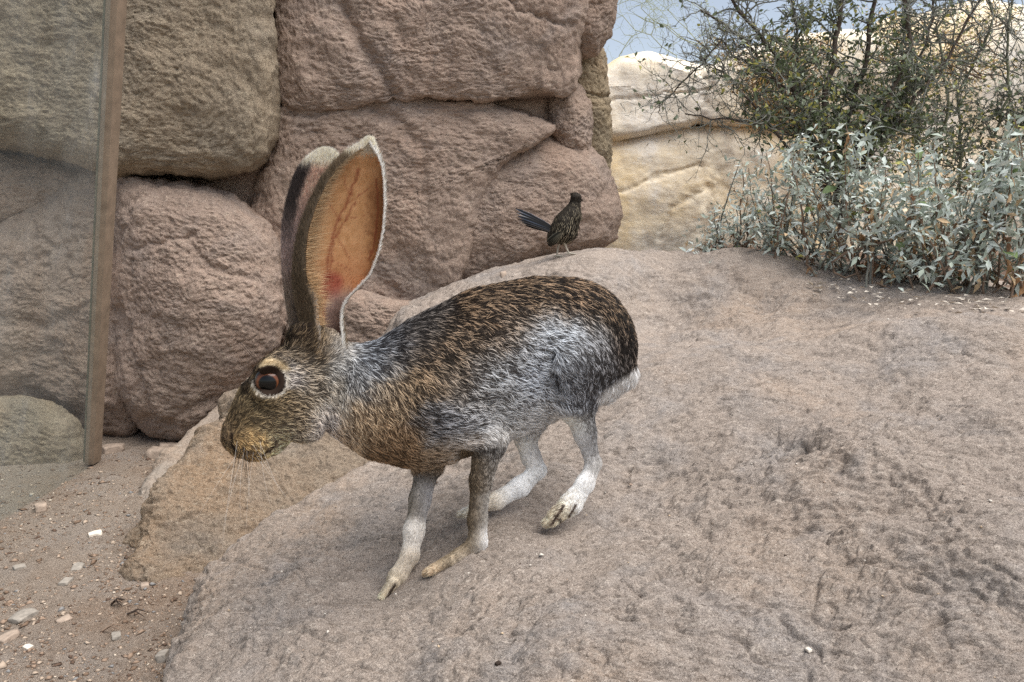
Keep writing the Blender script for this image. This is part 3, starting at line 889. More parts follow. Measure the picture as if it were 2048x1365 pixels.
def lerp_coat(uvw):
    """hair colours, share of light hairs, length and lie at points on the coat"""
    n = len(uvw)
    tabs = np.array([list(d) + list(l) + [s, ln] + list(fl) for _, d, l, s, ln, fl in COAT] + [list(d) + list(l) + [s, ln] + list(fl) for _, d, l, s, ln, fl in LEG], float)
    acc = np.zeros((n, tabs.shape[1]))
    wt = np.zeros(n)
    uv = uvw[:, :2]
    v, u = uvw[:, 1], uvw[:, 0]
    # below these lines the legs' own patterns hold
    low = np.where(u < 905, 935, np.where(u < 1010, 880, np.where(u < 1108, 868, 822)))
    legw = smooth(-14, 18, v - low)
    warp = np.stack([fbm(np.c_[uvw / 38.0], 3), fbm(uvw / 38.0 + 31, 3)], -1) * 17
    uvj = uv + warp * (1 - legw)[:, None]
    for k, (c, *_r) in enumerate(COAT):
        d2 = ((uvj - c) ** 2).sum(1)
        sig = 22.0 if c[0] < 700 else 27.0
        w_ = np.exp(-d2 / (2 * sig ** 2)) * (1 - legw) + 1e-9 / (1 + d2) * (1 - legw)
        acc += w_[:, None] * tabs[k]
        wt += w_
    for k, (c, *_r) in enumerate(LEG):
        d2 = ((uv - c[:2]) ** 2).sum(1) + 1.2 * (uvw[:, 2] - c[2]) ** 2
        w_ = np.exp(-d2 / (2 * 18.0 ** 2)) * legw + 1e-9 / (1 + d2) * legw
        acc += w_[:, None] * tabs[len(COAT) + k]
        wt += w_
    t = acc / np.maximum(wt, 1e-12)[:, None]
    def paint(mask, d, l, s=None, ln=None):
        m = mask[:, None]
        t[:, 0:3] = t[:, 0:3] * (1 - m) + m * np.array(d)
        t[:, 3:6] = t[:, 3:6] * (1 - m) + m * np.array(l)
        if ln is not None:
            t[:, 7] = t[:, 7] * (1 - mask) + mask * ln
    # white eye ring, cream above, dark stripe ahead of it
    de = np.hypot((u - 538) / 1.05, v - 763)
    headside = (np.abs(uvw[:, 2]) > 14) & (u < 640) & (v < 900)
    paint(smooth(40, 34, de) * headside * smooth(590, 575, u), (206, 196, 180), (240, 232, 220), ln=6)
    paint(smooth(50, 42, de) * smooth(748, 735, v) * headside, (206, 184, 146), (236, 218, 184), ln=5)
    paint(smooth(33, 30, de) * headside, (40, 30, 24), (52, 40, 32), ln=3)
    d = seg_dist(uv, [(575, 680), (520, 715), (494, 755), (488, 785)])
    paint(smooth(11, 5, d) * (u < 600), (34, 28, 22), (78, 64, 48))
    # white under the tail and under the rump
    paint(smooth(0, 14, v - (778 - (u - 1195) * .72)) * smooth(1188, 1204, u) * (v < 840), (232, 228, 224), (250, 248, 246), ln=18)
    # shade of the gaps between the toes, painted into the hair colour
    for a, b in (((1128, 1012), (1106, 1046)), ((1152, 1008), (1140, 1030)), ((790, 1168), (768, 1206)), ((1112, 1030), (1122, 1040))):
        paint(smooth(3.6, 1.6, seg_dist(uv, [a, b])) * legw * .85, (50, 40, 34), (84, 66, 54))
    paint(smooth(5, 2, seg_dist(uv, [(463, 868), (462, 890), (470, 900)])) * (np.abs(uvw[:, 2]) > 8) * (u < 500), (40, 32, 26), (58, 46, 36), ln=3)
    paint(smooth(5, 2, seg_dist(uv, [(520, 912), (545, 896), (552, 880)])) * (u < 600), (56, 44, 34), (84, 68, 52), ln=4)
    return t

def mean_coat(uvw):
    t = lerp_coat(uvw)
    return t[:, :3] * (1 - t[:, 6:7]) + t[:, 3:6] * t[:, 6:7], t

# ---- ears: a cupped sheet, rows run from root to tip
NEAR_EAR = [(745, 628, 640, 692), (705, 620, 640, 690), (675, 612, 642, 687), (648, 603, 638, 682), (620, 596, 637, 683), (600, 592, 634, 692), (570, 589, 619, 722), (554, 588, 613, 738), (505, 591, 612, 757), (459, 601, 618, 766), (410, 620, 634, 769), (365, 643, 655, 768), (333, 667, 680, 764), (310, 694, 708, 755), (297, 719, 726, 747), (284, 738, 739, 742)]
FAR_EAR = [(735, 590, 604, 624), (700, 584, 600, 622), (648, 582, 596, 616), (600, 574, 590, 616), (554, 568, 588, 618), (505, 566, 592, 624), (459, 567, 600, 634), (410, 575, 606, 652), (365, 588, 620, 668), (340, 601, 640, 677), (322, 618, 650, 676), (312, 634, 652, 668), (308, 648, 652, 655)]

def ear_sheet(rows, wc, near, nv=190, na=120):
    rows = np.array(rows, float)
    s = np.linspace(0, 1, len(rows))
    t = np.linspace(0, 1, nv)
    t = 1 - (1 - t) ** 1.25
    def sp(col):
        # smooth interpolation through the rows
        y = np.interp(t, s, rows[:, col])
        for _ in range(3):
            y[1:-1] = .25 * y[:-2] + .5 * y[1:-1] + .25 * y[2:]
        return y
    v, L, Fm, R = sp(0), sp(1), sp(2), sp(3)
    a = (R - L) / 2
    uc = (R + L) / 2
    # angle from the rear margin, round the back, to the front margin
    cosf = np.clip((Fm - uc) / np.maximum(a, 1e-3), -.98, .9)
    phi1 = 2 * math.pi - np.arccos(cosf)
    phi0 = np.interp(v, [289, 560, 640, 720], [-.05, -.05, -.15, -.6])
    f = np.linspace(0, 1, na)
    phi = phi0[:, None] + (phi1 - phi0)[:, None] * f[None]
    b = a * np.interp(v, [289, 420, 560, 700], [.40, .48, .55, .85])
    U = uc[:, None] + a[:, None] * np.cos(phi)
    W = b[:, None] * np.sin(phi)
    if not near:
        W = -W
    V = np.repeat(v[:, None], na, 1) + 0 * U
    # the tip bends its margins up a little
    lean = np.interp(v, [289, 700], [10, 0])[:, None]
    return np.stack([U, V, W + wc + lean], -1), f

VEINS = [([(650, 600), (655, 520), (672, 450), (700, 390), (718, 340)], 3.2), ([(658, 560), (668, 480), (690, 440), (712, 405)], 2.0), ([(752, 360), (757, 420), (750, 480), (738, 520)], 2.2),
         ([(672, 470), (690, 500), (700, 520)], 1.2), ([(700, 390), (690, 370), (690, 350)], 1.2), ([(690, 440), (730, 430)], 1.0), ([(678, 440), (655, 400)], 1.1), ([(690, 410), (735, 380)], 1.0), ([(660, 520), (700, 540)], 1.0)]

def ear_colors(G, f, inner, near):
    sh = G.shape[:2]
    uvw = G.reshape(-1, 3)
    u, v = uvw[:, 0], uvw[:, 1]
    ff = np.repeat(f[None], sh[0], 0).ravel()
    n1 = fbm(np.c_[uvw / 14.0], 3)[:, None]
    n2 = fbm(np.c_[uvw / 4.0 + 9], 2)[:, None]
    if inner and near:
        c = np.array([232, 178, 126.]) + n1 * 16 + n2 * 12
        lowmix = smooth(470, 600, v)[:, None]
        c = c * (1 - lowmix) + lowmix * np.array([206, 142, 98])
        dk = (smooth(720, 758, u + n1[:, 0] * 16) * smooth(320, 400, v) * smooth(640, 560, v))[:, None]
        c = c * (1 - dk * .75) + dk * .75 * np.array([140, 90, 54])
        pk = (smooth(30, 12, seg_dist(uvw[:, :2], [(664, 566), (648, 640), (644, 690)])))[:, None]
        c = c * (1 - .75 * pk) + .75 * pk * np.array([168, 78, 62])
        red = smooth(9, 4, seg_dist(uvw[:, :2], [(650, 590), (641, 620), (640, 642)]))[:, None]
        c = c * (1 - red) + red * np.array([150, 44, 30])
        gy = (smooth(34, 22, np.abs(u - 676)) * smooth(570, 612, v + (u - 660) * .3))[:, None] * .92
        c = c * (1 - gy) + gy * np.array([176, 152, 142])
        for line, w_ in VEINS:
            d = seg_dist(uvw[:, :2] + np.c_[n1, n1] * 3, line)
            m = (np.exp(-(d / w_) ** 2) * .45)[:, None]
            c = c * (1 - m) + m * np.array([136, 58, 40])
    elif near:
        c = np.array([120, 104, 84.]) + n1 * 14 + n2 * 16
        dk = smooth(.62, .8, ff)[:, None] * smooth(330, 380, v)[:, None]
        c = c * (1 - dk * .6) + dk * .6 * np.array([86, 74, 60])
    else:
        rows = np.array(FAR_EAR, float)
        L = np.interp(-v, -rows[:, 0], rows[:, 1])
        R = np.interp(-v, -rows[:, 0], rows[:, 3])
        x = (u - L) / np.maximum(R - L, 1)
        c = np.repeat(np.array([[176, 156, 150.]]), len(u), 0) + n1 * 14 + n2 * 16
        top = smooth(480, 380, v)[:, None]
        c = c * (1 - top * .7) + top * .7 * np.array([222, 188, 166])
        dk = (smooth(.34, .20, x + n1[:, 0] * .06) * smooth(520, 400, v))[:, None]
        c = c * (1 - dk) + dk * np.array([70, 62, 60])
        lo = smooth(500, 620, v)[:, None]
        c = c * (1 - lo * .8) + lo * .8 * np.array([140, 126, 110])
        dk2 = smooth(.62, .8, x)[:, None] * smooth(400, 470, v)[:, None]
        c = c * (1 - dk2) + dk2 * np.array([92, 80, 66])
    tipv = 306 if near else 330
    tip = smooth(tipv + 16, tipv - 4, v + n2[:, 0] * 8)[:, None]
    c = c * (1 - tip) + tip * np.array([236, 226, 206])
    # pale margins
    edge = smooth(.035, .008, ff)[:, None]
    c = c * (1 - edge) + edge * np.array([240, 236, 228])
    e2 = smooth(.94, .99, ff)[:, None] * smooth(560, 620, v)[:, None]
    c = c * (1 - e2) + e2 * np.array([220, 206, 190])
    return linv(np.clip(c, 0, 255))

def ear_mesh(rows, wc, near):
    G, f = ear_sheet(rows, wc, near)
    nv, na = G.shape[:2]
    du = np.gradient(G, axis=1)
    dv = np.gradient(G, axis=0)
    nn = np.cross(du, dv)
    nn /= np.maximum(np.linalg.norm(nn, axis=-1), 1e-6)[..., None]
    axis = G.mean(1, keepdims=True)
    if ((G - axis) * nn).sum() < 0:
        nn = -nn                                    # points out of the cup
    # rounded margins: the sheet thins to its edges
    th = 4.2 * np.clip(np.minimum(f, 1 - f) / .03, .25, 1)[None, :, None] * np.interp(G[..., 1:2], [289, 310, 700], [.5, 1, 1.3])
    outer, inner = G + nn * th * .5, G - nn * th * .5
    v = np.concatenate([outer.reshape(-1, 3), inner.reshape(-1, 3)])
    k = nv * na
    fo = gridfaces(nv, na)
    faces = [fo, fo[:, ::-1] + k]
    r = np.arange(nv - 1)
    for c_ in (0, na - 1):
        a, b = r * na + c_, (r + 1) * na + c_
        st = np.stack([a, b, b + k, a + k], -1)
        faces.append(st if c_ else st[:, ::-1])
    cc = np.arange(na - 1)
    top = (nv - 1) * na + cc
    faces.append(np.stack([top, top + 1, top + 1 + k, top + k], -1)[:, ::-1])
    fa = np.concatenate(faces)
    col = np.concatenate([ear_colors(outer, f, False, near), ear_colors(inner, f, True, near)])
    return v, fa, col, outer, inner, nn, f

ear1 = ear_mesh(NEAR_EAR, -26, True)
ear2 = ear_mesh(FAR_EAR, 34, False)

M_skin = vcol_mat('hide', .8, .1)
M_ear = vcol_mat('ear skin', .55, .25, transl=.5, bump=.25, bscale=900)
mc, _ = mean_coat(body_uvw)
bcol = linv(mc)
bw = rab(body_uvw)
V_ = np.concatenate([bw, rab(ear1[0]), rab(ear2[0])])
nb = len(bw)
F_ = np.concatenate([body_q, ear1[1] + nb, ear2[1] + nb + len(ear1[0])])
C_ = np.concatenate([bcol, ear1[2], ear2[2]])
MI = np.concatenate([np.zeros(len(body_q)), np.ones(len(ear1[1]) + len(ear2[1]))])
rme = mesh('jackrabbit', V_, F_, mats=[M_skin, M_ear], midx=MI, col=C_)
rabbit = empty('jackrabbit', P(950, 1060, 1.05), 'long eared grey and brown jackrabbit standing with lowered head on the rock slope', 'jackrabbit')
obj('body', rme, rabbit)

# ---- eyes
M_eye, nt, b_ = new_mat('hare eye')
tc = N(nt, 'ShaderNodeTexCoord')
ln_ = N(nt, 'ShaderNodeVectorMath', operation='LENGTH')
sx = N(nt, 'ShaderNodeVectorMath', operation='MULTIPLY')
sx.inputs[1].default_value = (1, 0, 1)
nt.links.new(tc.outputs['Object'], sx.inputs[0])
nt.links.new(sx.outputs[0], ln_.inputs[0])
nz = N(nt, 'ShaderNodeTexNoise', i_Scale=900.0, i_Detail=3.0)
nt.links.new(tc.outputs['Object'], nz.inputs['Vector'])
ad = N(nt, 'ShaderNodeMath', operation='MULTIPLY_ADD')
ad.inputs[1].default_value = .0016
nt.links.new(nz.outputs[0], ad.inputs[0])
nt.links.new(ln_.outputs['Value'], ad.inputs[2])
sc_ = N(nt, 'ShaderNodeMath', operation='MULTIPLY')
sc_.inputs[1].default_value = 50.0
nt.links.new(ad.outputs[0], sc_.inputs[0])
er = ramp(nt, sc_.outputs[0], [(.52, lin(3, 3, 3)), (.57, lin(44, 24, 14)), (.62, lin(112, 64, 36)), (.74, lin(92, 50, 28)), (.82, lin(24, 14, 10)), (.90, lin(6, 5, 5))])
nt.links.new(er.outputs[0], b_.inputs['Base Color'])
b_.inputs['Roughness'].default_value = .35
b_.inputs['Coat Weight'].default_value = .4
b_.inputs['Specular IOR Level'].default_value = .2
b_.inputs['Coat Roughness'].default_value = .02
M_lid = plain_mat('dark lid skin', lin(36, 26, 22), .5, .3, .15, 400)
sc_px = .00066

def sphere_mesh(name, r, nu=40, nv=24, squash=(1, 1, 1)):
    th = np.linspace(0, math.pi, nv)
    ph = np.linspace(0, 2 * math.pi, nu, endpoint=False)
    T, Ph = np.meshgrid(th, ph, indexing='ij')
    v = np.stack([np.sin(T) * np.cos(Ph), np.cos(T), np.sin(T) * np.sin(Ph)], -1).reshape(-1, 3) * r * np.array(squash)
    return v, gridfaces(nv, nu, True)
for w_, u_, v__ in ((-27, 538, 762), (27, 538, 762)):
    sv, sf = sphere_mesh('eye', 27 * sc_px, squash=(1, .86, 1))
    e = obj('eye', mesh('eye', sv, sf, M_eye))
    e.location = rab((u_, v__, w_))
    # look a little towards the nose side
    e.rotation_euler = (math.radians(4), 0, math.radians(10 if w_ < 0 else 170))
    e.parent = rabbit
    e.matrix_parent_inverse = rabbit.matrix_basis.inverted()

# ---- hair strands
def strands(name, root, direction, length, width, color, parent, mat, bend, npt=4):
    n = len(root)
    t = np.linspace(0, 1, npt)
    pts = root[:, None] + direction[:, None] * (length[:, None] * t)[..., None] + bend[:, None] * (length[:, None] * (t ** 2))[..., None]
    hc = bpy.data.hair_curves.new(name)
    hc.add_curves([npt] * n)
    hc.points.foreach_set('position', pts.astype(np.float32).ravel())
    ra = hc.attributes.get('radius') or hc.attributes.new('radius', 'FLOAT', 'POINT')
    prof = np.array([1.0, .95, .7, .12]) if npt == 4 else np.linspace(1, .15, npt)
    ra.data.foreach_set('value', (width[:, None] * prof).astype(np.float32).ravel())
    ca = hc.attributes.new('col', 'FLOAT_COLOR', 'CURVE')
    c4 = np.ones((n, 4), np.float32)
    c4[:, :3] = color
    ca.data.foreach_set('color', c4.ravel())
    hc.materials.append(mat)
    return obj(name, hc, parent)

M_fur, nt, b_ = new_mat('hare fur')
at = N(nt, 'ShaderNodeAttribute', attribute_name='col')
nt.links.new(at.outputs['Color'], b_.inputs['Base Color'])
b_.inputs['Roughness'].default_value = .55
b_.inputs['Specular IOR Level'].default_value = .25
trn = N(nt, 'ShaderNodeBsdfTranslucent')
nt.links.new(at.outputs['Color'], trn.inputs['Color'])
msx = N(nt, 'ShaderNodeMixShader')
msx.inputs[0].default_value = .25
nt.links.new(b_.outputs[0], msx.inputs[1])
nt.links.new(trn.outputs[0], msx.inputs[2])
nt.links.new(msx.outputs[0], nt.nodes['Material Output'].inputs[0])

RIGHT, UPV, FWD = np.array([1., 0, 0]), np.array([0, ST, CT]), np.array([0, CT, -ST])

def sample(vw, vuvw, quads, count, rg):
    tri = np.concatenate([quads[:, [0, 1, 2]], quads[:, [0, 2, 3]]])
    e1, e2 = vw[tri[:, 1]] - vw[tri[:, 0]], vw[tri[:, 2]] - vw[tri[:, 0]]
    nn = np.cross(e1, e2)
    ar = np.linalg.norm(nn, axis=1)
    k = rg.choice(len(tri), count, p=ar / ar.sum())
    r1, r2 = rg.random(count), rg.random(count)
    m = r1 + r2 > 1
    r1[m], r2[m] = 1 - r1[m], 1 - r2[m]
    def at_(a):
        return a[tri[k, 0]] + r1[:, None] * (a[tri[k, 1]] - a[tri[k, 0]]) + r2[:, None] * (a[tri[k, 2]] - a[tri[k, 0]])
    return at_(vw), at_(vuvw), k

# smooth vertex normals of the body
me_ = bpy.data.meshes.new('tmp')
nrm = np.zeros_like(bw)
fn = np.cross(bw[body_q[:, 2]] - bw[body_q[:, 0]], bw[body_q[:, 3]] - bw[body_q[:, 1]])
for k in range(4):
    np.add.at(nrm, body_q[:, k], fn)
nrm /= np.maximum(np.linalg.norm(nrm, axis=1), 1e-12)[:, None]
bpy.data.meshes.remove(me_)
if ((bw - bw.mean(0)) * nrm).sum() < 0:
    nrm = -nrm

def unit_(a):
    return a / np.maximum(np.linalg.norm(a, axis=-1, keepdims=True), 1e-9)
FUR_COUNT = 430000
tri_v = np.concatenate([bw, nrm], 1)
root6, ruvw, _k = sample(bw, np.concatenate([body_uvw, nrm], 1), body_q, FUR_COUNT, rng)
rn = ruvw[:, 3:]
ruvw = ruvw[:, :3]
rn /= np.maximum(np.linalg.norm(rn, axis=1), 1e-9)[:, None]
root = root6
# the far side needs fewer hairs
view = root - np.array([0, 0, CZ])
view /= np.linalg.norm(view, axis=1)[:, None]
facing = -(rn * view).sum(1)
keep = (facing > -.25) | (rng.random(len(root)) < .3)
de = np.hypot((ruvw[:, 0] - 538), ruvw[:, 1] - 762)
keep &= ~((de < 29) & (np.abs(ruvw[:, 2]) > 14))
root, ruvw, rn, facing, view = root[keep], ruvw[keep], rn[keep], facing[keep], view[keep]
t = lerp_coat(ruvw)
dark, light, share, length, fl = t[:, :3], t[:, 3:6], t[:, 6], t[:, 7], t[:, 8:10]
n = len(root)
cl = fbm(np.c_[ruvw[:, 0] / 7.5, ruvw[:, 1] / 4.6, ruvw[:, 2] / 6], 2)            # ticking of the coat
sel = (cl * .55 + rng.normal(0, .20, n)) > (.5 - share) * 1.25
mixf = np.where(sel, rng.uniform(.7, 1.0, n), rng.uniform(0, .22, n))[:, None]
colr = dark * .92 * (1 - mixf) + light * mixf
colr = linv(np.clip(colr, 0, 255)) * rng.uniform(.85, 1.15, n)[:, None]
flow = fl / np.maximum(np.linalg.norm(fl, axis=1), 1e-6)[:, None]
wob = np.stack([fbm(ruvw / 14.0 + 5, 2), fbm(ruvw / 14.0 + 25, 2)], -1) * .7 + rng.normal(0, .22, (n, 2))
flow = flow + wob
tang = flow[:, :1] * RIGHT - flow[:, 1:] * UPV
tang = tang - (tang * rn).sum(1)[:, None] * rn
tang /= np.maximum(np.linalg.norm(tang, axis=1), 1e-6)[:, None]
lift = np.interp(length, [4, 10, 25], [.28, .32, .36]) * (1 + .5 * fbm(ruvw / 10.0 + 55, 2))
dirn = tang + rn * (lift[:, None] + .1)
dirn /= np.linalg.norm(dirn, axis=1)[:, None]
bend = tang * .15 - rn * .18
L_ = length * .00072 * rng.uniform(.65, 1.2, n)
# guard hairs lie over the coat in small locks
gk = (rng.random(n) < .22) & (length > 6)
gsel = (cl[gk] * .6 + rng.normal(0, .18, gk.sum())) > (.5 - share[gk]) * 1.2
gcol = np.where(gsel[:, None], light[gk] * 1.08 + 5, dark[gk] * .9)
gcol = linv(np.clip(gcol, 0, 255)) * rng.uniform(.85, 1.2, gk.sum())[:, None]
gl_ = length[gk] * .00060 * rng.uniform(.7, 1.2, gk.sum())
strands('guard_hair', root[gk] + rn[gk] * (gl_ * .22)[:, None], unit_(dirn[gk] + rn[gk] * .05), gl_, np.interp(length[gk], [6, 10, 18], [.00019, .00024, .00034]) * rng.uniform(.7, 1.2, gk.sum()), gcol, rabbit, M_fur, bend[gk])
strands('fur', root, dirn, L_, np.interp(length, [4, 10, 20], [.00015, .00018, .00024]) * rng.uniform(.8, 1.2, n), colr, rabbit, M_fur, bend)

# short velvet on the ears, fringe along the front margin, white edge and tips
def ear_fur():
    R_, D_, L2, W2, C2, B2 = [], [], [], [], [], []
    def add(uvw, dvec, ln, wd, c, spread=.15):
        m = len(uvw)
        w0 = rab(uvw)
        w1 = rab(uvw + dvec)
        d = w1 - w0
        d /= np.maximum(np.linalg.norm(d, axis=1), 1e-9)[:, None]
        d += rng.normal(0, spread, d.shape)
        R_.append(w0); D_.append(d); L2.append(ln * .00070 * rng.uniform(.6, 1.25, m)); W2.append(np.full(m, wd) * rng.uniform(.8, 1.2, m))
        C2.append(linv(np.clip(c * rng.uniform(.85, 1.12, (m, 1)), 0, 255))); B2.append(np.zeros_like(d))
    for (v, fa, col, outer, inner, nn, f), near in ((ear1, True), (ear2, False)):
        nv, na = outer.shape[:2]
        # velvet on the outside
        m = 34000
        i, j = rng.integers(0, nv - 1, m), rng.integers(0, na - 1, m)
        a, b = rng.random(m)[:, None], rng.random(m)[:, None]
        p0 = outer[i, j] * (1 - a) + outer[i + 1, j] * a
        p0 = p0 + (outer[i, j + 1] - outer[i, j]) * b
        cc = ear_colors(outer, f, False, near).reshape(nv, na, 3)[i, j]
        cc = np.where(cc <= .0031308, cc * 12.92, 1.055 * np.maximum(cc, 1e-6) ** (1 / 2.4) - .055) * 255 * 1.06
        up = np.zeros((m, 3)); up[:, 1] = -1; up[:, 0] = .12
        add(p0, up + nn[i, j] * .35, np.full(m, 9.0), .00014, cc * rng.uniform(.7, 1.25, (m, 1)))
        # fine down inside, denser low and along the rear half
        if near:
            m = 12000
            i, j = rng.integers(0, nv - 1, m), (rng.random(m) ** 1.2 * (na - 2)).astype(int)
            p0 = inner[i, j]
            ic = ear_colors(inner, f, True, near).reshape(nv, na, 3)[i, j]
            ic = np.where(ic <= .0031308, ic * 12.92, 1.055 * np.maximum(ic, 1e-6) ** (1 / 2.4) - .055) * 255
            up = np.zeros((m, 3)); up[:, 1] = -1; up[:, 0] = .3
            add(p0, up - nn[i, j] * .3, np.full(m, 5.0), .00011, ic * .92)
        # rear margin: dense white edge
        m = 4500
        i = rng.integers(0, nv - 1, m); a = rng.random(m)[:, None]
        p0 = outer[i, 0] * (1 - a) + outer[i + 1, 0] * a
        dv = outer[i, 0] - outer[i, 4]
        dv /= np.maximum(np.linalg.norm(dv, axis=1), 1e-6)[:, None]
        dv[:, 1] -= .8
        wc = np.repeat(np.array([[240, 237, 232.]]), m, 0)
        add(p0, dv, np.interp(p0[:, 1], [290, 340, 640], [7, 5, 5]), .00014, wc, .22)
        # tip
        m = 3500
        i = (nv - 1 - (rng.random(m) ** 1.6) * nv * .10).astype(int); j = rng.integers(0, na, m)
        p0 = outer[i, j]
        dv = np.zeros((m, 3)); dv[:, 1] = -1; dv[:, 0] = .25
        add(p0, dv + nn[i, j] * .3, np.full(m, 7.0), .0002, np.repeat(np.array([[240, 232, 212.]]), m, 0), .25)
        if near:
            # fringe combed from the front margin across the opening
            m = 12000
            tt = rng.random(m)
            i = (nv * (.16 + .70 * tt)).astype(int).clip(0, nv - 1)
            j = na - 1 - (rng.random(m) ** 1.5 * 16).astype(int)
            p0 = outer[i, j]
            ln = np.interp(p0[:, 1], [320, 380, 470, 560, 620], [10, 24, 42, 34, 16]) * rng.uniform(.25, 1.1, m)
            dv = np.zeros((m, 3)); dv[:, 0] = 1.0; dv[:, 1] = -.16 + rng.normal(0, .1, m); dv[:, 2] = .12
            cf = np.array([[206, 178, 140.], [180, 146, 106.], [132, 104, 74.]])[rng.choice(3, m, p=[.4, .35, .25])]
            cf = cf * np.interp(p0[:, 1], [330, 420, 600], [.8, .92, 1.1])[:, None]
            add(p0, dv, ln, .00010, cf, .2)
    cat = np.concatenate
    strands('ear_fur', cat(R_), cat(D_), cat(L2), cat(W2), cat(C2), rabbit, M_fur, cat(B2))
ear_fur()

# whiskers and brow hairs
wr, wd_, wl, ww, wc_, wb = [], [], [], [], [], []
for k in range(34):
    u0, v0 = rng.uniform(474, 530), rng.uniform(868, 912)
    dk = k < 24
    a = rng.uniform(math.radians(35), math.radians(125))
    d = np.array([math.cos(a) * RIGHT - math.sin(a) * UPV - FWD * rng.uniform(.1, .5)])[0]
    wr.append(rab((u0, v0, -38))); wd_.append(d / np.linalg.norm(d)); wl.append(rng.uniform(.022, .05) if dk else rng.uniform(.06, .11)); ww.append(.00022 if dk else .00011)
    wc_.append(linv((28, 22, 18)) if dk else linv((214, 208, 200))); wb.append(-UPV * .12 + RIGHT * rng.uniform(-.1, .2))
for k in range(9):
    wr.append(rab((rng.uniform(505, 530), rng.uniform(705, 735), -28))); d = -RIGHT * .5 + UPV * rng.uniform(.6, 1.1) - FWD * .2
    wd_.append(d / np.linalg.norm(d)); wl.append(rng.uniform(.02, .04)); ww.append(.00016); wc_.append(linv((40, 32, 26))); wb.append(-RIGHT * .2)
strands('whiskers', np.array(wr), np.array(wd_), np.array(wl), np.array(ww), np.array(wc_), rabbit, M_fur, np.array(wb))

# ------------------------------------------------------------------ glass panel and its post
M_glass = bpy.data.materials.new('dusty glass')
M_glass.use_nodes = True
nt = M_glass.node_tree
nt.nodes.remove(nt.nodes['Principled BSDF'])
tr = N(nt, 'ShaderNodeBsdfTransparent')
tr.inputs[0].default_value = (.94, .965, .95, 1)
gl = N(nt, 'ShaderNodeBsdfGlossy')
gl.inputs['Roughness'].default_value = .01
gl.inputs['Color'].default_value = (.9, .95, .95, 1)
lw = N(nt, 'ShaderNodeLayerWeight')
pw = N(nt, 'ShaderNodeMath', operation='POWER')
pw.inputs[1].default_value = 5.0
nt.links.new(lw.outputs['Facing'], pw.inputs[0])
fr = N(nt, 'ShaderNodeMath', operation='MULTIPLY_ADD')
fr.inputs[1].default_value = .45
fr.inputs[2].default_value = .035
nt.links.new(pw.outputs[0], fr.inputs[0])
m1 = N(nt, 'ShaderNodeMixShader')
nt.links.new(fr.outputs[0], m1.inputs[0])
nt.links.new(tr.outputs[0], m1.inputs[1])
nt.links.new(gl.outputs[0], m1.inputs[2])
df = N(nt, 'ShaderNodeBsdfDiffuse')
df.inputs[0].default_value = (.72, .74, .74, 1)
geo = N(nt, 'ShaderNodeNewGeometry')
mp = N(nt, 'ShaderNodeMapping')
mp.inputs['Scale'].default_value = (14, 14, 1.6)
nt.links.new(geo.outputs['Position'], mp.inputs[0])
nz = N(nt, 'ShaderNodeTexNoise', i_Scale=1.0, i_Detail=5.0, i_Roughness=.7)
nt.links.new(mp.outputs[0], nz.inputs['Vector'])
rp = ramp(nt, nz.outputs[0], [(.35, (.02, .02, .02)), (.60, (.06, .06, .06)), (.74, (.22, .22, .22))])
m2 = N(nt, 'ShaderNodeMixShader')
nt.links.new(rp.outputs[0], m2.inputs[0])
nt.links.new(m1.outputs[0], m2.inputs[1])
nt.links.new(df.outputs[0], m2.inputs[2])
nt.links.new(m2.outputs[0], nt.nodes['Material Output'].inputs[0])

M_post = plain_mat('brown painted post', lin(142, 124, 106), .55, .35, .12, 30, .15)
M_seal = plain_mat('grey green seal', lin(112, 112, 96), .45, .4, .12, 60, .1)
M_seal2 = plain_mat('dark seal', lin(70, 64, 54), .5, .4, .12, 60, .1)

def prism(a, b, ax, ay, name, mat, parent):
    """bar from a to b; ax, ay are its half extents as vectors"""
    v = [p + sx_ * ax + sy_ * ay for p in (a, b) for sx_, sy_ in ((-1, -1), (1, -1), (1, 1), (-1, 1))]
    f = [(0, 1, 2, 3), (7, 6, 5, 4), (0, 4, 5, 1), (1, 5, 6, 2), (2, 6, 7, 3), (3, 7, 4, 0)]
    return obj(name, mesh(name, np.array(v), f, mat, smooth_=False), parent)

pt, pb = P(238, -90, 1.70), P(186, 925, 2.03)
g2 = Z(-30, 1068, -.01)
along = g2 - pb
ax_ = (pb - pt) / np.linalg.norm(pb - pt)
gd = along - (along @ ax_) * ax_
gd /= np.linalg.norm(gd)                               # across the pane, away from the post
gn_ = np.cross(gd, ax_)
if gn_[0] < 0:
    gn_ = -gn_
post = empty('glazing_post', pb, 'slim upright brown post with grey green seals at the edge of the glass', 'post')
prism(pt, pb, np.array([.0125, 0, 0]), np.array([0, .02, 0]), 'upright', M_post, post)
for off, w_, m_ in ((-.0165, .0036, M_seal), (-.0215, .0022, M_seal2), (-.0255, .0030, M_seal)):
    prism(pt + [off, .012, 0], pb + [off, .012, 0], np.array([w_ * .8, 0, 0]), np.array([0, .014, 0]), 'seal_strip', m_, post)
pane = empty('glass_panel', g2, 'clear dusty glass panel leaning beside the post in front of the boulders', 'glass')
e0, e1 = pt + gd * .03, pb + gd * .03
far = gd * 1.6
hth = gn_ * .004
vv = [e0 - hth, e1 - hth, e1 + far - hth, e0 + far - hth, e0 + hth, e1 + hth, e1 + far + hth, e0 + far + hth]
obj('pane', mesh('pane', np.array(vv), [(0, 1, 2, 3), (7, 6, 5, 4), (0, 4, 5, 1), (1, 5, 6, 2), (2, 6, 7, 3), (3, 7, 4, 0)], M_glass, smooth_=False), pane)


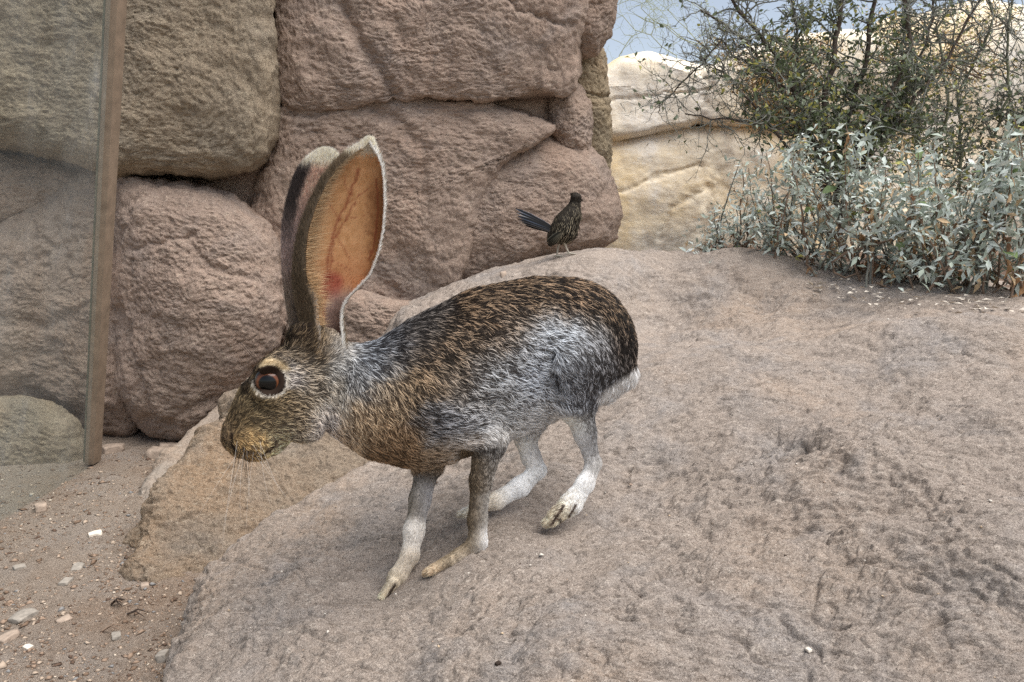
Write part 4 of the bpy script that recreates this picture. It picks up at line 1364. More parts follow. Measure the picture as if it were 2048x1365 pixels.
# ------------------------------------------------------------------ roadrunner
BY = 2.17
def bird(uvw):
    uvw = np.asarray(uvw, float)
    return P(uvw[..., 0], uvw[..., 1], BY + uvw[..., 2] * .00148)
F = Field((1080, 375, -40), (1180, 515, 40), 1.0)
def bch(pts, k=5, ws=1.0):
    for a, b in zip(pts[:-1], pts[1:]):
        F.cone(a, b, k, ws)
bch([(1106, 474, 0, 12), (1118, 464, 0, 19), (1132, 448, 0, 24), (1143, 430, 0, 19), (1149, 412, 0, 10.5), (1151, 399, 0, 9)], 7, .85)
F.ball((1152, 395, -1), (10.5, 9.5, 10), 4)
F.cone((1150, 390, 2, 5), (1142, 388, 2, 2), 3)                 # crest
F.cone((1156, 398, 6, 3), (1164, 400, 22, 1.2), 2)              # bill turned away
F.ball((1140, 462, 2), (15, 26, 16), 6, 18)
F.cone((1120, 468, -3, 13), (1101, 488, -2, 6), 6)              # drooping wing tips
F.cone((1132, 474, 2, 10), (1129, 488, 2, 5), 5)
b_uvw, b_q = F.surface()
n3 = fbm(b_uvw / 3.0, 2)[:, None]
pale = smooth(462, 480, b_uvw[:, 1])[:, None] * smooth(1118, 1130, b_uvw[:, 0])[:, None]
bc = (np.array([44, 39, 33.]) + n3 * 16) * (1 - pale) + pale * np.array([150, 136, 118])
M_bird = vcol_mat('dark plumage', .7, .12)
M_shank = plain_mat('pale shank', lin(168, 160, 146), .5, .3, .1, 200)
broot = empty('roadrunner', bird((1140, 508, 0)), 'dark streaky roadrunner with raised tail perched where the slope meets the wall', 'bird')
obj('body', mesh('roadrunner_body', bird(b_uvw), b_q, M_bird, col=linv(bc)), broot)

def feather(base, tip, side, w, cc, ce, bow):
    """narrow vane with a pale edge: five rows across"""
    rows = []
    cols = []
    for t_, wf in ((0, .45), (.3, .9), (.65, 1.0), (.88, .7), (1.0, .12)):
        p = base * (1 - t_) + tip * t_ + bow * math.sin(t_ * math.pi)
        for s_, c_ in ((-1, ce), (-.6, cc), (0, cc * .7), (.6, cc), (1, ce)):
            rows.append(p + side * w * wf * s_ + bow * (.4 * (1 - s_ * s_)))
            cols.append(c_)
    return np.array(rows), gridfaces(5, 5), np.array(cols)

def join(parts):
    V, Fq, Cc, o = [], [], [], 0
    for v, f, c in parts:
        V.append(v); Fq.append(f + o); Cc.append(c); o += len(v)
    return np.concatenate(V), np.concatenate(Fq), np.concatenate(Cc)

# tail: long blades, each its own part
for k, (tu, tv, dw, ce) in enumerate([(1031, 418, 0, (96, 104, 120)), (1034, 426, -3, (150, 152, 156)), (1036, 433, -6, (70, 78, 92)), (1038, 440, -8, (60, 60, 64)), (1044, 446, -5, (120, 112, 104)), (1052, 452, -3, (40, 38, 38))]):
    b0, t0 = np.array((1116, 462 + k * 1.6, -4 + dw * .3)), np.array((tu, tv, dw))
    sd_ = np.array((.25, 1, -.5)) * 1.0
    v, f, c = feather(b0, t0, sd_, 4.2, np.array((16, 16, 18.)), np.array(ce, float) * 1.1, np.array((0, -3.0, -1.0)))
    tipm = (np.repeat([0, 0, 0, 0, 1], 5) * .6)[:, None] if k in (4,) else 0
    c = c * (1 - tipm) + tipm * np.array([190, 180, 168])
    obj('tail_feather', mesh('tail_feather', bird(v), f, M_bird, col=linv(c)), broot)
# wing: dark quills with pale edges
for k in range(5):
    v, f, c = feather(np.array((1128 - k * 2.5, 452 + k * 3, -19.0)), np.array((1110 - k * 4, 490 - k * 1.5, -15.0)), np.array((1, .4, -.3)), 4.0, np.array((34, 32, 26.)), np.array((128 - 10 * k, 118 - 8 * k, 100 - 6 * k.__float__())), np.array((0, 0, -2.0)))
    obj('wing_feather', mesh('wing_feather', bird(v), f, M_bird, col=linv(c)), broot)
# small contour feathers
bwn = bird(b_uvw)
bp, bu, _k = sample(bwn, b_uvw, b_q, 520, rng)
parts_ = []
for k in range(len(bu)):
    u0 = bu[k]
    if u0[1] > 482:
        continue
    cen = np.array((1135 if u0[1] > 430 else 1150, min(max(u0[1], 395), 460), 0.0))
    nn_ = u0 - cen
    nn_ /= max(np.linalg.norm(nn_), 1e-6)
    dr = np.array((-.45, 1, 0)) if u0[1] > 425 else np.array((-.1, 1, 0))
    dr = dr - nn_ * (dr @ nn_) * .8
    dr /= np.linalg.norm(dr)
    sd_ = np.cross(dr, nn_)
    sz = np.interp(u0[1], [395, 425, 450, 480], [4, 6.5, 10, 11])
    a_ = rng.random()
    edge = np.array((186, 172, 146.)) * rng.uniform(.5, 1.2) if u0[1] > 405 else np.array((62, 56, 50.))
    v, f, c = feather(u0 + nn_ * .3, u0 + dr * sz + nn_ * 1.2, sd_, sz * .26, np.array((24, 21, 18.)), edge, nn_ * .6)
    parts_.append((v, f, c))
v, f, c = join(parts_)
obj('plumage', mesh('plumage', bird(v), f, M_bird, col=linv(c)), broot, kind='stuff')

def tubes(lines, sides=4):
    """lines: list of (points (n,3), radii (n))"""
    V, Fq, o = [], [], 0
    ang = np.arange(sides) / sides * 2 * math.pi
    for p, r in lines:
        p = np.asarray(p, float)
        r = np.broadcast_to(np.asarray(r, float), (len(p),))
        tg = np.gradient(p, axis=0)
        tg /= np.maximum(np.linalg.norm(tg, axis=1), 1e-9)[:, None]
        ref = np.array([.31, .17, .93]) if abs(tg[0, 2]) < .8 else np.array([.9, .3, .1])
        a = np.cross(tg, ref)
        a /= np.maximum(np.linalg.norm(a, axis=1), 1e-9)[:, None]
        b = np.cross(tg, a)
        ring = p[:, None] + r[:, None, None] * (np.cos(ang)[None, :, None] * a[:, None] + np.sin(ang)[None, :, None] * b[:, None])
        V.append(ring.reshape(-1, 3))
        Fq.append(gridfaces(len(p), sides, True) + o)
        Fq.append(np.array([[o + (k % sides) for k in (0, 1, 2, 3)]]) if sides == 4 else np.zeros((0, 4), int))
        o += len(p) * sides
    return np.concatenate(V), np.concatenate(Fq)

for hu, hv, fu, fv, w_ in ((1129, 486, 1138, 507, -4), (1119, 484, 1114, 512, 4)):
    v, f = tubes([(bird([(hu, hv, w_), ((hu + fu) / 2 - 1, (hv + fv) / 2, w_), (fu, fv, w_)]), [.0042, .003, .003]),
                  (bird([(fu, fv, w_), (fu + 9, fv + 1, w_ - 3), (fu + 15, fv + 2, w_ - 4)]), [.003, .0025, .0012]),
                  (bird([(fu, fv, w_), (fu + 8, fv + 1, w_ + 4), (fu + 13, fv + 1.5, w_ + 6)]), [.003, .0025, .0012]),
                  (bird([(fu, fv, w_), (fu - 7, fv + .5, w_ - 2)]), [.003, .0012])])
    obj('leg', mesh('leg', v, f, M_shank), broot)

# ------------------------------------------------------------------ shrubs
M_bark = plain_mat('dark bark', lin(84, 74, 66), .85, .15, .2, 80, .5)
M_twig = plain_mat('grey twig', lin(116, 116, 108), .8, .2, .2, 60, .3)
M_green_stem = plain_mat('grey green stem', lin(122, 124, 100), .7, .2, .15, 60, .3)
M_pale_stem = plain_mat('pale twig', lin(168, 172, 140), .8, .2, .1, 60, .2)
M_dead_stem = plain_mat('brown stem', lin(128, 108, 92), .8, .2, .18, 60, .3)
M_leaf_dark = plain_mat('dark green leaf', lin(100, 110, 80), .5, .35, .25, 120, 0, .25)
M_leaf_grey = plain_mat('grey green leaf', lin(142, 150, 128), .55, .3, .2, 120, 0, .25)
M_leaf_yellow = plain_mat('yellow green leaf', lin(168, 164, 92), .55, .3, .2, 120, 0, .3)
M_silver = [plain_mat('silver leaf %d' % k, lin(*c), .65, .25, .10, 60, .1, .12) for k, c in enumerate([(204, 210, 204), (186, 194, 186), (222, 226, 222), (160, 170, 156)])]
M_green_leaf = plain_mat('green leaf', lin(120, 140, 92), .55, .3, .15, 60, .1, .3)
M_dry = [plain_mat('dry leaf %d' % k, lin(*c), .8, .15, .18, 70, .3, .25) for k, c in enumerate([(176, 138, 102), (198, 172, 138), (140, 108, 84)])]
M_gold = plain_mat('dry golden leaf', lin(206, 178, 118), .7, .2, .2, 40, 0, .3)
M_pale_leaf = plain_mat('pale green leaflet', lin(170, 186, 120), .6, .2, .2, 40, 0, .4)

def leaf_soup(base, dirv, nrm_, ln, wd):
    """many small folded leaves as arrays"""
    n = len(base)
    side = np.cross(dirv, nrm_)
    side /= np.maximum(np.linalg.norm(side, axis=1), 1e-9)[:, None]
    nn = np.cross(side, dirv)
    L, W = ln[:, None], wd[:, None]
    v = np.stack([base, base + dirv * L * .45 + side * W + nn * W * .35, base + dirv * L * .5 - nn * W * .15, base + dirv * L * .45 - side * W + nn * W * .35, base + dirv * L - nn * L * .08], 1)
    o = np.arange(n)[:, None] * 5
    f = np.concatenate([o + [0, 1, 2, 2], o + [1, 4, 2, 2], o + [0, 2, 3, 3], o + [2, 4, 3, 3]])
    return v.reshape(-1, 3), f[:, :3]

def unit(a):
    return a / np.maximum(np.linalg.norm(a, axis=-1, keepdims=True), 1e-9)

def grow(stems, y0, wscale, rg, n_side, len_side, r_side, gen=2, zig=.35, up=-.3):
    """stems: lists of (u, v, w, r); returns the twig lines and the nodes where leaves sit"""
    lines, nodes = [], []
    todo = [(np.array(s, float)[:, :3], np.array(s, float)[:, 3], 0) for s in stems]
    out_stems = []
    while todo:
        pts, rad, g = todo.pop()
        if g == 0:
            # refine and kink the main stems
            t = np.linspace(0, len(pts) - 1, (len(pts) - 1) * 5 + 1)
            p = np.stack([np.interp(t, np.arange(len(pts)), pts[:, k]) for k in range(3)], -1)
            p[1:-1] += rg.normal(0, 3.0, p[1:-1].shape)
            r = np.interp(t, np.arange(len(pts)), rad)
            out_stems.append((p, r))
        else:
            p, r = pts, rad
            lines.append((p, r))
            nodes.append(np.c_[p[1:], np.gradient(p, axis=0)[1:]])
        if g >= gen:
            continue
        seglen = np.linalg.norm(np.diff(p, axis=0), axis=1)
        total = seglen.sum()
        cnt = rg.poisson(n_side[g] * total / 300.0)
        for _ in range(cnt):
            k = rg.integers(max(1, int(len(p) * .15)), len(p))
            st = p[k] + rg.normal(0, 1.0, 3)
            tg = unit(p[k] - p[k - 1])
            d = unit(rg.normal(0, 1, 3) * np.array([1, .8, 1]) + tg * .6 + np.array([0, up, 0]))
            ln = len_side[g] * rg.uniform(.35, 1.3)
            m = max(3, int(ln / 14))
            q = [st]
            for j in range(m):
                d = unit(d + rg.normal(0, zig, 3) + np.array([0, .03, 0]))
                q.append(q[-1] + d * ln / m)
            r0 = min(r[k] * .7, r_side[g])
            todo.append((np.array(q), np.linspace(r0, r0 * .35, len(q)), g + 1))
    return out_stems, lines, nodes

def place(uvw, y0):
    uvw = np.asarray(uvw, float)
    return P(uvw[..., 0], uvw[..., 1], y0 + uvw[..., 2] * .0016)

def shrub(name, label, cat, stems, y0, rg, n_side, len_side, r_side, leaves, m_stem, m_twig, group=None, gen=2, up=-.3, thorn=True, leafsize=(10, 15), leaf_keep=None, zig=.35):
    st, tw, nodes = grow(stems, y0, 1, rg, n_side, len_side, r_side, gen, zig, up)
    root = empty(name, place(st[0][0][0], y0), label, cat, group)
    for p, r in st:
        v, f = tubes([(place(p, y0), r)], 6)
        obj('stem', mesh('stem', v, f, m_stem), root)
    L = [(place(p, y0), r) for p, r in tw]
    nd = np.concatenate(nodes)
    if thorn:
        k = rg.random(len(nd)) < .5
        b = nd[k]
        d = unit(rg.normal(0, 1, (len(b), 3)))
        for q, dd in zip(b[:, :3], d):
            L.append((place([q, q + dd * rg.uniform(8, 20)], y0), [.0010, .0004]))
    v, f = tubes(L, 4)
    obj('twigs', mesh('twigs', v, f, m_twig), root, kind='stuff')
    for share, mats_ in leaves:
        reps = rg.poisson(share, len(nd))
        idx = np.repeat(np.arange(len(nd)), reps)
        base = nd[idx, :3] + rg.normal(0, 4, (len(idx), 3))
        if leaf_keep is not None:
            kk = leaf_keep(base, rg)
            base, idx = base[kk], idx[kk]
        bw_ = place(base, y0)
        d = unit(rg.normal(0, 1, (len(idx), 3)) + np.array([0, 0, .2]))
        nr_ = unit(rg.normal(0, 1, (len(idx), 3)) + np.array([0, -.3, .8]))
        ln = rg.uniform(*leafsize, len(idx)) * .0016
        v, f = leaf_soup(bw_, d, nr_, ln, ln * .27)
        obj('foliage', mesh('foliage', v, f, mats_, smooth_=False), root, kind='stuff')
    return root

rg = np.random.default_rng(21)
thorn_stems = [
    [(1672, 540, 0, .014), (1650, 440, 0, .012), (1640, 330, -5, .011), (1652, 200, 0, .009), (1674, 80, 10, .008), (1692, -90, 20, .006)],
    [(1690, 540, 20, .012), (1674, 400, 20, .011), (1690, 260, 30, .009), (1728, 130, 40, .008), (1758, -80, 40, .006)],
    [(1676, 460, 10, .010), (1704, 320, 0, .009), (1780, 200, -10, .007), (1818, 90, -10, .007), (1806, -80, -10, .006)],
    [(1660, 400, 0, .009), (1622, 240, -10, .008), (1545, 95, -20, .006), (1480, 25, -20, .005), (1430, -60, -20, .004)],
    [(1655, 360, 0, .007), (1590, 250, -30, .005), (1545, 150, -40, .004), (1480, 70, -40, .0035), (1400, 20, -40, .003)],
    [(1700, 350, 10, .008), (1790, 250, 20, .006), (1890, 120, 30, .005), (1970, -20, 30, .004)],
    [(1665, 400, -10, .006), (1580, 300, -40, .0045), (1500, 200, -50, .0035), (1440, 140, -50, .003), (1400, 118, -50, .0025)],
    [(1650, 300, 0, .005), (1560, 262, -30, .0035), (1460, 240, -40, .003), (1370, 228, -40, .0022)],
    [(1630, 210, 0, .005), (1520, 150, -30, .0035), (1440, 80, -30, .003), (1380, 150, -40, .0026), (1318, 208, -40, .002)],
    [(1700, 420, 20, .008), (1730, 320, 30, .006), (1800, 210, 60, .005), (1860, 60, 60, .004), (1880, -60, 60, .004)],
    [(1640, 330, 0, .006), (1600, 200, 10, .005), (1590, 60, 20, .004), (1570, -60, 20, .004)],
]
def core(b, rg_):
    d = ((b[:, 0] - 1690) / 170) ** 2 + ((b[:, 1] - 190) / 170) ** 2
    return rg_.random(len(b)) < np.clip(1.35 - .75 * d, .10, 1)
shrub('thorn_bush', 'tall dark thorny bush with small green leaves rising out of the silver bushes', 'bush', thorn_stems, 2.55, rg, (26, 8), (120, 60), (.0035, .0018), [(.85, M_leaf_dark), (.42, M_leaf_grey), (.2, M_leaf_yellow)], M_bark, M_twig, leaf_keep=core)
twig_stems = [[(1880 + k * 34 + rg.uniform(-10, 10), 470, rg.uniform(-40, 60), .006), (1880 + k * 42, 330, rg.uniform(-40, 60), .005), (1890 + k * 52 + rg.uniform(-30, 30), 190, rg.uniform(-60, 80), .005), (1910 + k * 66 + rg.uniform(-40, 40), 60, 20, .004), (1930 + k * 76 + rg.uniform(-40, 60), -80, 20, .003)] for k in range(-1, 6)]
def core2(b, rg_):
    return rg_.random(len(b)) < np.clip((b[:, 1] - 60) / 220, .06, 1)
shrub('twiggy_bush', 'wispy grey green bush of crossing bare twigs beyond the silver bushes', 'bush', twig_stems, 2.75, rg, (32, 9), (120, 64), (.0028, .0014), [(.55, M_leaf_grey), (.25, M_leaf_dark), (.16, M_leaf_yellow)], M_green_stem, M_twig, leaf_keep=core2)
gold_stems = [[(1560 + rg.uniform(-60, 80), 250, rg.uniform(-30, 30), .004), (1550 + rg.uniform(-80, 90), 180, 0, .003), (1540 + rg.uniform(-110, 120), 100, 0, .002)] for k in range(9)]  # dry bush of the painted mural, built as a solid shrub
shrub('dry_bush', 'dry golden mural bush clinging to the pale granite', 'bush', gold_stems, 3.1, rg, (30, 8), (60, 30), (.002, .0012), [(1.6, M_gold), (.5, M_dry[2])], M_dead_stem, M_dead_stem, thorn=False, leafsize=(6, 10))
gold2 = [[(1880 + rg.uniform(-130, 130), 160, rg.uniform(-30, 30), .004), (1880 + rg.uniform(-140, 140), 110, 0, .003), (1880 + rg.uniform(-170, 170), 40, 0, .002)] for k in range(9)]
shrub('dry_bush', 'straw yellow bush behind the wispy twigs', 'bush', gold2, 3.4, rg, (26, 7), (60, 30), (.002, .0012), [(1.2, M_gold), (.4, M_pale_leaf)], M_dead_stem, M_dead_stem, thorn=False, leafsize=(6, 10))
pv = [[(1225 + rg.uniform(-30, 200), 200, rg.uniform(-60, 60), .004), (1235 + rg.uniform(-30, 210), 110, 0, .003), (1270 + rg.uniform(-60, 200), 20, 0, .002), (1290 + rg.uniform(-90, 220), -80, 0, .003)] for k in range(6)]  # tree of the painted mural, built as solid stems and leaves
shrub('feathery_tree', 'pale feathery green mural tree showing against the sky above the granite', 'tree', pv, 5.2, rg, (12, 7), (90, 50), (.0022, .0012), [(1.8, M_pale_leaf)], M_pale_stem, M_pale_stem, thorn=False, leafsize=(3, 5), up=0)

# silver leaved bushes: every leaf a part
def leaf_mesh(name, mat, curl, width, fold, wave, rg_):
    """ovate pointed leaf along +Y, folded on its midrib, unit length"""
    ts = np.array([0, .12, .3, .5, .72, .9, 1.0])
    ws = np.array([.02, .14, .25, .27, .18, .07, .0]) * width
    v = []
    for t_, w_ in zip(ts, ws):
        zc = -curl * t_ * t_
        wob = wave * math.sin(t_ * 9 + rg_.uniform(0, 6))
        v += [(-w_, t_, zc + fold * w_ + wob * w_), (0, t_, zc), (w_, t_, zc + fold * w_ - wob * w_)]
    f = gridfaces(7, 3)
    return mesh(name, np.array(v), f, mat)
rg = np.random.default_rng(5)
SILV = [leaf_mesh('leaf', m_, c_, w_, f_, .25, rg) for m_ in M_silver for c_, w_, f_ in ((.2, .62, .5), (.5, .5, .8), (.08, .75, .35))]
GREEN = [leaf_mesh('leaf', M_green_leaf, .2, 1, .4, .2, rg), leaf_mesh('leaf', M_leaf_yellow, .3, .8, .5, .3, rg)]
DRY = [leaf_mesh('leaf', m_, c_, .8, .9, .8, rg) for m_ in M_dry for c_ in (.5, .9)]
from mathutils import Matrix

def silver_bush(base, stems, label, rg, y0, spread, leaf_px=(26, 40), per=15):
    bp_ = place((base[0], base[1], 0), y0)
    root = empty('silver_bush', bp_, label, 'bush', 'silver leaved bushes along the slope crest')
    inv = root.matrix_basis.inverted()
    lines = []
    cnt = 0
    for (tu, tv) in stems:
        w1 = rg.uniform(-60, 60)
        p0 = np.array((base[0] + rg.uniform(-spread, spread), base[1] + rg.uniform(-6, 6), rg.uniform(-50, 60)))
        p2 = np.array((tu, tv, w1))
        pm = (p0 + p2) / 2 + np.array((rg.uniform(-25, 25), rg.uniform(5, 35), 0))
        t = np.linspace(0, 1, 9)[:, None]
        c = (1 - t) ** 2 * p0 + 2 * t * (1 - t) * pm + t * t * p2 + rg.normal(0, 2, (9, 3))
        v, f = tubes([(place(c, y0), np.linspace(.0042, .0016, 9))], 4)
        obj('stem', mesh('stem', v, f, M_dead_stem if rg.random() < .6 else M_twig), root)
        for k in range(per):
            if cnt >= 300:
                break
            s = rg.uniform(.2, 1.02) ** .55
            s = min(s, 1.0)
            i = min(int(s * 8), 7)
            a = c[i] + (c[i + 1] - c[i]) * (s * 8 - i) + rg.normal(0, 5, 3)
            wp = place(a, y0)
            dry = rg.random() < np.interp(s, [.4, .75, 1], [.45, .11, .03])
            az, el = rg.uniform(0, 2 * math.pi), rg.uniform(-.2, .9)
            if dry:
                el = rg.uniform(-1.5, -.5)
            d = np.array((math.cos(az) * math.cos(el), math.sin(az) * math.cos(el), math.sin(el)))
            upn = unit(np.array((rg.normal(0, .35), rg.normal(-.15, .35), 1.0)))
            x = unit(np.cross(d, upn))
            z = np.cross(x, d)
            sz = leaf_px[1] * (.32 + .62 * rg.random() ** 1.3) * .00142 * (1.0 if not dry else .85)
            r_ = rg.random()
            me = DRY[rg.integers(len(DRY))] if dry else (GREEN[rg.integers(2)] if r_ < .06 else SILV[rg.integers(len(SILV))])
            o = bpy.data.objects.new('leaf', me)
            C.objects.link(o)
            o.parent = root
            o.matrix_parent_inverse = inv
            m_ = Matrix(((x[0] * sz, d[0] * sz, z[0] * sz, wp[0]), (x[1] * sz, d[1] * sz, z[1] * sz, wp[1]), (x[2] * sz, d[2] * sz, z[2] * sz, wp[2]), (0, 0, 0, 1)))
            o.matrix_basis = m_
            cnt += 1
    # the small inner leaves, too many to pick apart
    nb_ = 800
    tt = rg.uniform(.45, 1, nb_) ** .7
    ends = np.array(stems)[rg.integers(len(stems), size=nb_)]
    q_ = np.c_[base[0] + (ends[:, 0] - base[0]) * tt + rg.normal(0, 16, nb_), base[1] + (ends[:, 1] - base[1]) * tt + rg.normal(0, 12, nb_), rg.normal(0, 45, nb_)]
    q_[:, 1] = np.minimum(q_[:, 1], base[1] - 4)
    for sh_, mt_ in ((.6, M_silver[1]), (.4, M_silver[3]), (.1, M_dry[1])):
        kk = rg.random(nb_) < sh_
        ll_ = rg.uniform(.25, .7, kk.sum()) * leaf_px[1] * .00142
        v, f = leaf_soup(place(q_[kk], y0), unit(rg.normal(0, 1, (kk.sum(), 3))), unit(rg.normal(0, .6, (kk.sum(), 3)) + [0, -.2, .8]), ll_, ll_ * .18)
        obj('foliage', mesh('foliage', v, f, mt_, smooth_=False), root, kind='stuff')
    return root

def top_line(u):
    return np.interp(u, [1390, 1430, 1480, 1560, 1640, 1720, 1790, 1850, 1920, 1990, 2080, 2200], [500, 415, 340, 290, 262, 255, 290, 312, 305, 270, 262, 290])
specs = [((1490, 528), 2.32, 1370, 1600, 'spreading silver leaved bush hugging the slope crest beside the golden granite slab', (18, 28)),
         ((1600, 556), 2.20, 1490, 1720, 'silver leaved bush around the foot of the thorn bush stems', (20, 32)),
         ((1690, 572), 2.10, 1560, 1830, 'silver leaved bush with dead brown leaves, next past the thorn bush', (22, 34)),
         ((1800, 596), 2.00, 1680, 1920, 'silver leaved bush with a bare looping stem lying on the bed', (24, 36)),
         ((1910, 604), 1.93, 1790, 2030, 'dense silver leaved bush between the looping stem and the last bush', (26, 38)),
         ((2030, 612), 1.86, 1900, 2150, 'last silver leaved bush at the low end of the crest', (28, 40)),
         ((1860, 560), 2.28, 1740, 2060, 'silver leaved bush standing behind the others under the wispy twigs', (22, 34))]
for base, y0, ua, ub, label, lp in specs:
    st = []
    for k in range(24):
        tu = rg.uniform(ua, ub)
        tl = top_line(tu) + rg.normal(0, 22)
        st.append((tu, tl + (base[1] - tl) * rg.uniform(0, 1) ** 1.2 * .8))
    silver_bush(base, st, label, rg, y0, 75, lp, 12)
# looping bare stem on the bed
v, f = tubes([(P(np.array([1790, 1740, 1690, 1664, 1668, 1690, 1712, 1716]), np.array([478, 492, 506, 525, 545, 556, 548, 540]), np.linspace(2.0, 1.98, 8)), np.linspace(.004, .002, 8))], 6)
lo_ = obj('bare_stem', mesh('bare_stem', v, f, M_dead_stem), label='bare brown stem curling in a loop onto the rock', cat='stem')
v, f = tubes([(P(np.array([1752, 1790, 1830, 1870, 1900]), np.array([566, 582, 584, 574, 552]), np.linspace(1.95, 1.93, 5)), np.linspace(.003, .0016, 5))], 6)
obj('bare_stem', mesh('bare_stem', v, f, M_dead_stem), label='fallen brown stem sagging along the edge of the planting bed', cat='stem')

# ------------------------------------------------------------------ stones, grit and litter
rg = np.random.default_rng(11)
def pebble(name, mat, size, flat, seed, sub=3):
    import bmesh
    bm = bmesh.new()
    bmesh.ops.create_icosphere(bm, subdivisions=sub, radius=1.0)
    v = np.array([x.co[:] for x in bm.verts])
    fa = [[x.index for x in p.verts] for p in bm.faces]
    bm.free()
    v = v * (1 + .35 * fbm(v * 1.1 + seed * 7.7, 3)[:, None])
    v = v * (1 + .12 * fbm(v * 3.1 + seed, 2)[:, None])
    v = np.clip(v, -.62 - .1 * math.sin(seed), .7 + .1 * math.cos(seed))
    v = v * np.array([1, .75, flat]) * size
    return mesh(name, v, fa, mat)
def rot_place(o, loc, rz, tilt=.15):
    o.location = [float(x) for x in loc]
    o.rotation_euler = (rg.uniform(-tilt, tilt), rg.uniform(-tilt, tilt), rz)
M_blue = plain_mat('blue grey stone', lin(152, 144, 134), .9, .15, .15, 90, .6)
M_white = plain_mat('pale chip', lin(216, 206, 192), .8, .2, .08, 60, .3)
M_pink = plain_mat('pink brown stone', lin(164, 147, 132), .9, .15, .15, 60, .6, 0, .004)
stones = [(225, 905, 24, .5, M_pink, 'flat pink brown stone lying against the foot of the post'),
          (318, 910, 26, .6, M_pink, 'lumpy pinkish stone, lower of the pair by the slab'),
          (340, 897, 24, .55, M_pink, 'lumpy pinkish stone, upper of the pair by the slab'),
          (190, 1068, 16, .35, M_white, 'cream flake of stone on the soil below the glass'),
          (40, 1139, 14, .35, M_blue, 'blue grey chip with a square end on the gravel'),
          (132, 1164, 16, .3, M_blue, 'flat blue grey chip near the edge of the rock'),
          (155, 1132, 15, .3, M_blue, 'thin grey chip above the flat blue one'),
          (46, 1232, 24, .25, M_blue, 'broad pale blue stone half sunk in the soil'),
          (233, 1276, 13, .5, M_blue, 'small grey pebble beside the dry sprig'),
          (326, 1318, 17, .7, M_blue, 'round grey pebble touching the rock slope'),
          (57, 1300, 11, .4, M_white, 'white chip alone on the brown soil'),
          (80, 1018, 18, .6, M_bed and M_pink, 'dark brown stone at the foot of the glass'),
          (130, 1240, 15, .25, M_pink, 'pinkish sliver of stone on the brown soil'),
          (15, 1278, 22, .3, M_pink, 'flat tan stone on the bare soil'),
          (290, 1175, 12, .5, M_pink, 'brown pebble in the hollow beside the rock')]
for k, (px, py, s, fl_, mat, label) in enumerate(stones):
    loc = Z(px, py, 0.0)
    sc = s * np.linalg.norm(loc - [0, 0, CZ]) / FPX
    loc[2] = soil_height(loc[None, :2])[0] + sc * fl_ * .3
    o = obj('stone', pebble('stone', mat, sc, fl_, k), label=label, cat='stone', group='loose stones on the soil')
    rot_place(o, loc, rg.uniform(0, 6))

# grit: too many to count
def chips(q, z, size, rgx):
    n = len(q)
    base = np.array([[1, 0, 0], [-1, 0, 0], [0, 1, 0], [0, -1, 0], [0, 0, 1], [0, 0, -1.]])
    fa = np.array([[0, 2, 4], [2, 1, 4], [1, 3, 4], [3, 0, 4], [2, 0, 5], [1, 2, 5], [3, 1, 5], [0, 3, 5]])
    v = base[None] * rgx.uniform(.5, 1.3, (n, 6, 1)) + rgx.normal(0, .18, (n, 6, 3))
    v = v * np.stack([size, size * rgx.uniform(.5, 1, n), size * rgx.uniform(.2, .6, n)], -1)[:, None]
    a = rgx.uniform(0, 6.28, n)
    ca, sa = np.cos(a)[:, None], np.sin(a)[:, None]
    v = np.stack([v[..., 0] * ca - v[..., 1] * sa, v[..., 0] * sa + v[..., 1] * ca, v[..., 2]], -1)
    v = v + np.c_[q, z][:, None]
    return v.reshape(-1, 3), (np.arange(n)[:, None, None] * 6 + fa[None]).reshape(-1, 3)
M_grit = vcol_mat('grit', .9, .15)
n = 15000
yy = np.exp(rg.uniform(math.log(.85), math.log(2.15), n))
uu = rg.uniform(-120, 560, n)
q = np.c_[(uu - CX) / FPX * (yy * CT + .12), yy]
zz = soil_height(q)
hs = slope_height(q)
ok = hs < zz + .012
q, zz = q[ok], zz[ok]
dens = fbm(np.c_[q * 4, q[:, :1] * 0], 3)
ok = rg.random(len(q)) < .55 + dens * .7
q, zz = q[ok], zz[ok]
sz = np.exp(rg.normal(math.log(.0025), .55, len(q))).clip(.0012, .011)
v, f = chips(q, zz + sz * .15, sz, rg)
pal = np.array([(150, 128, 110), (176, 158, 140), (120, 100, 84), (134, 132, 130), (204, 190, 172), (98, 80, 68)], float)
cc = linv(pal[rg.choice(6, len(q), p=[.34, .22, .22, .07, .03, .12])])
obj('gravel', mesh('gravel', v, f, M_grit, smooth_=False, col=np.repeat(cc, 6, 0)), kind='stuff', label='fine gravel and stone chips strewn over the soil', cat='gravel')

# specks and dry scraps on the rock
n = 420
uu, vv_ = rg.uniform(380, 2040, n), rg.uniform(640, 1360, n)
pts = []
for a, b in zip(uu, vv_):
    ys_ = np.linspace(.55, 2.4, 260)
    ray = P(a, b, ys_)
    k = int(np.argmax(ray[:, 2] < top1(ray[:, :2])))
    if k:
        pts.append(ray[k])
pts = np.array(pts)
sl_h = slope_height(pts[:, :2])
rl = rock_relief(np.c_[pts[:, :2], sl_h])
zz = sl_h + rl
sz = np.exp(rg.normal(math.log(.0016), .45, len(pts)))
v, f = chips(pts[:, :2], zz, sz, rg)
pal2 = np.array([(210, 202, 190), (190, 168, 140), (90, 76, 66), (160, 140, 124)], float)
cc = linv(pal2[rg.choice(4, len(pts), p=[.35, .25, .2, .2])])
obj('debris', mesh('debris', v, f, M_grit, smooth_=False, col=np.repeat(cc, 6, 0)), kind='stuff', label='tiny pale and dark scraps scattered over the rock slope', cat='debris')
M_litter = plain_mat('bleached leaf', lin(206, 196, 182), .8, .15, .1, 60, .1)
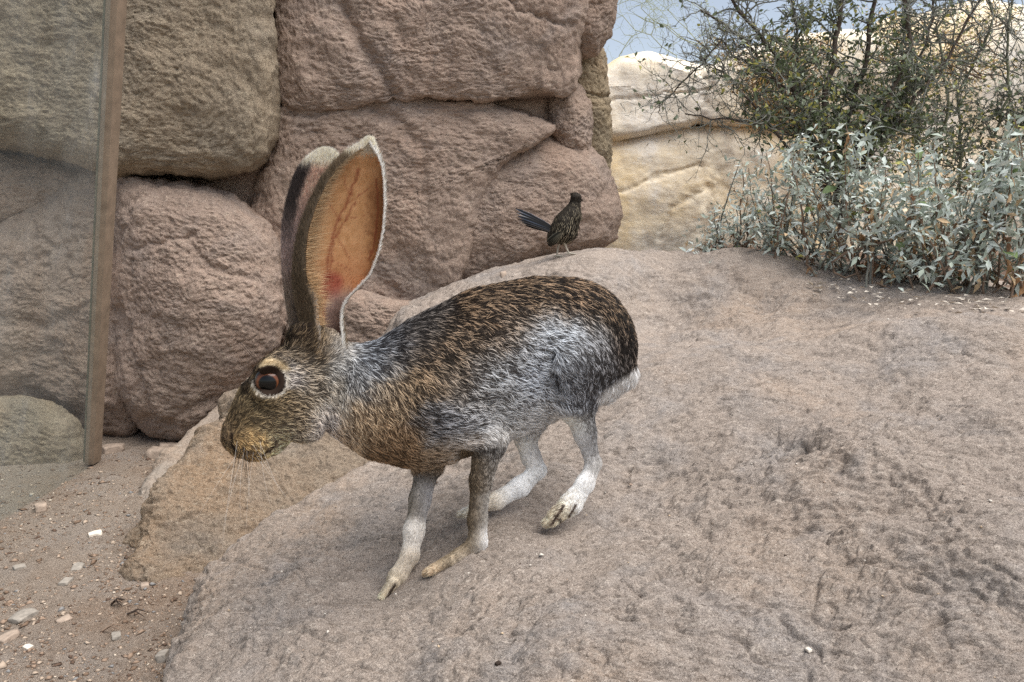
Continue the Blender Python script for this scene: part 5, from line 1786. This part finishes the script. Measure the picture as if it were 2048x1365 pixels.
# fallen pale leaves where the slope meets the bed
base, dd, nn_, ll = [], [], [], []
for k in range(110):
    a, b = (rg.uniform(1620, 2046), 0) if k < 120 else (rg.uniform(1880, 2046), 1)
    b = np.interp(a, [1620, 2046], [580, 640]) + rg.normal(0, 12) + (40 if b else 0)
    ys_ = np.linspace(1.2, 2.4, 200)
    ray = P(a, b, ys_)
    kk = int(np.argmax(ray[:, 2] < top1(ray[:, :2])))
    if kk:
        base.append(ray[kk] + [0, 0, .012]); dd.append(unit(np.array([rg.normal(), rg.normal(), .15]))); nn_.append([rg.normal(0, .3), rg.normal(0, .3), 1]); ll.append(rg.uniform(.010, .026))
v, f = leaf_soup(np.array(base), np.array(dd), unit(np.array(nn_)), np.array(ll), np.array(ll) * .24)
obj('leaf_litter', mesh('leaf_litter', v, f, M_litter, smooth_=False), kind='stuff', label='pale fallen leaves along the edge of the planting bed', cat='litter')

# dry sprigs on the soil
def sprig(px, py, ln, label, nst, mat):
    c = Z(px, py, .004)
    L = []
    a0 = rg.uniform(-.4, .4)
    for k in range(nst):
        a = a0 + rg.normal(0, .5)
        p1 = c + np.array([math.cos(a) * ln, math.sin(a) * ln * .6, rg.uniform(.002, .012)])
        L.append((np.array([c, (c + p1) / 2 + [0, 0, .008], p1]), [.0016, .0013, .0005]))
    v, f = tubes(L, 4)
    obj('dry_sprig', mesh('dry_sprig', v, f, mat), label=label, cat='twig')
M_black_twig = plain_mat('dark twig', lin(58, 48, 42), .8, .15, .2, 80, .2)
sprig(222, 1210, .026, 'dark forked dry sprig lying on the soil', 7, M_black_twig)
sprig(255, 1228, .05, 'thin bent dry twig next to the forked sprig', 2, M_black_twig)
sprig(205, 1262, .04, 'short straw coloured dry stalk on the soil', 2, M_dead_stem)
for (px, py, y_, s, mat, label) in ((996, 1350, .752, 9, M_black_twig, 'small black dropping on the rock below the jackrabbit'), (1616, 1310, .745, 8, M_white, 'white flake lying on the rock slope'), (1186, 1281, .83, 7, M_white, 'tiny white chip on the rock below the hind foot')):
    c = P(px, py, y_)
    c[2] = slope_height(c[None, :2])[0] + rock_relief(np.array([[c[0], c[1], slope_height(c[None, :2])[0]]]))[0] + .002
    o = obj('chip', pebble('chip', mat, s * .00058, .5, px), label=label, cat='chip')
    rot_place(o, c, rg.uniform(0, 6))
c = P(1008, 556, 2.12)
o = obj('stone', pebble('stone', M_pink, .012, 2.2, 77), label='small upright tan splinter of stone behind the jackrabbit back', cat='stone')
rot_place(o, c, .3, .2)
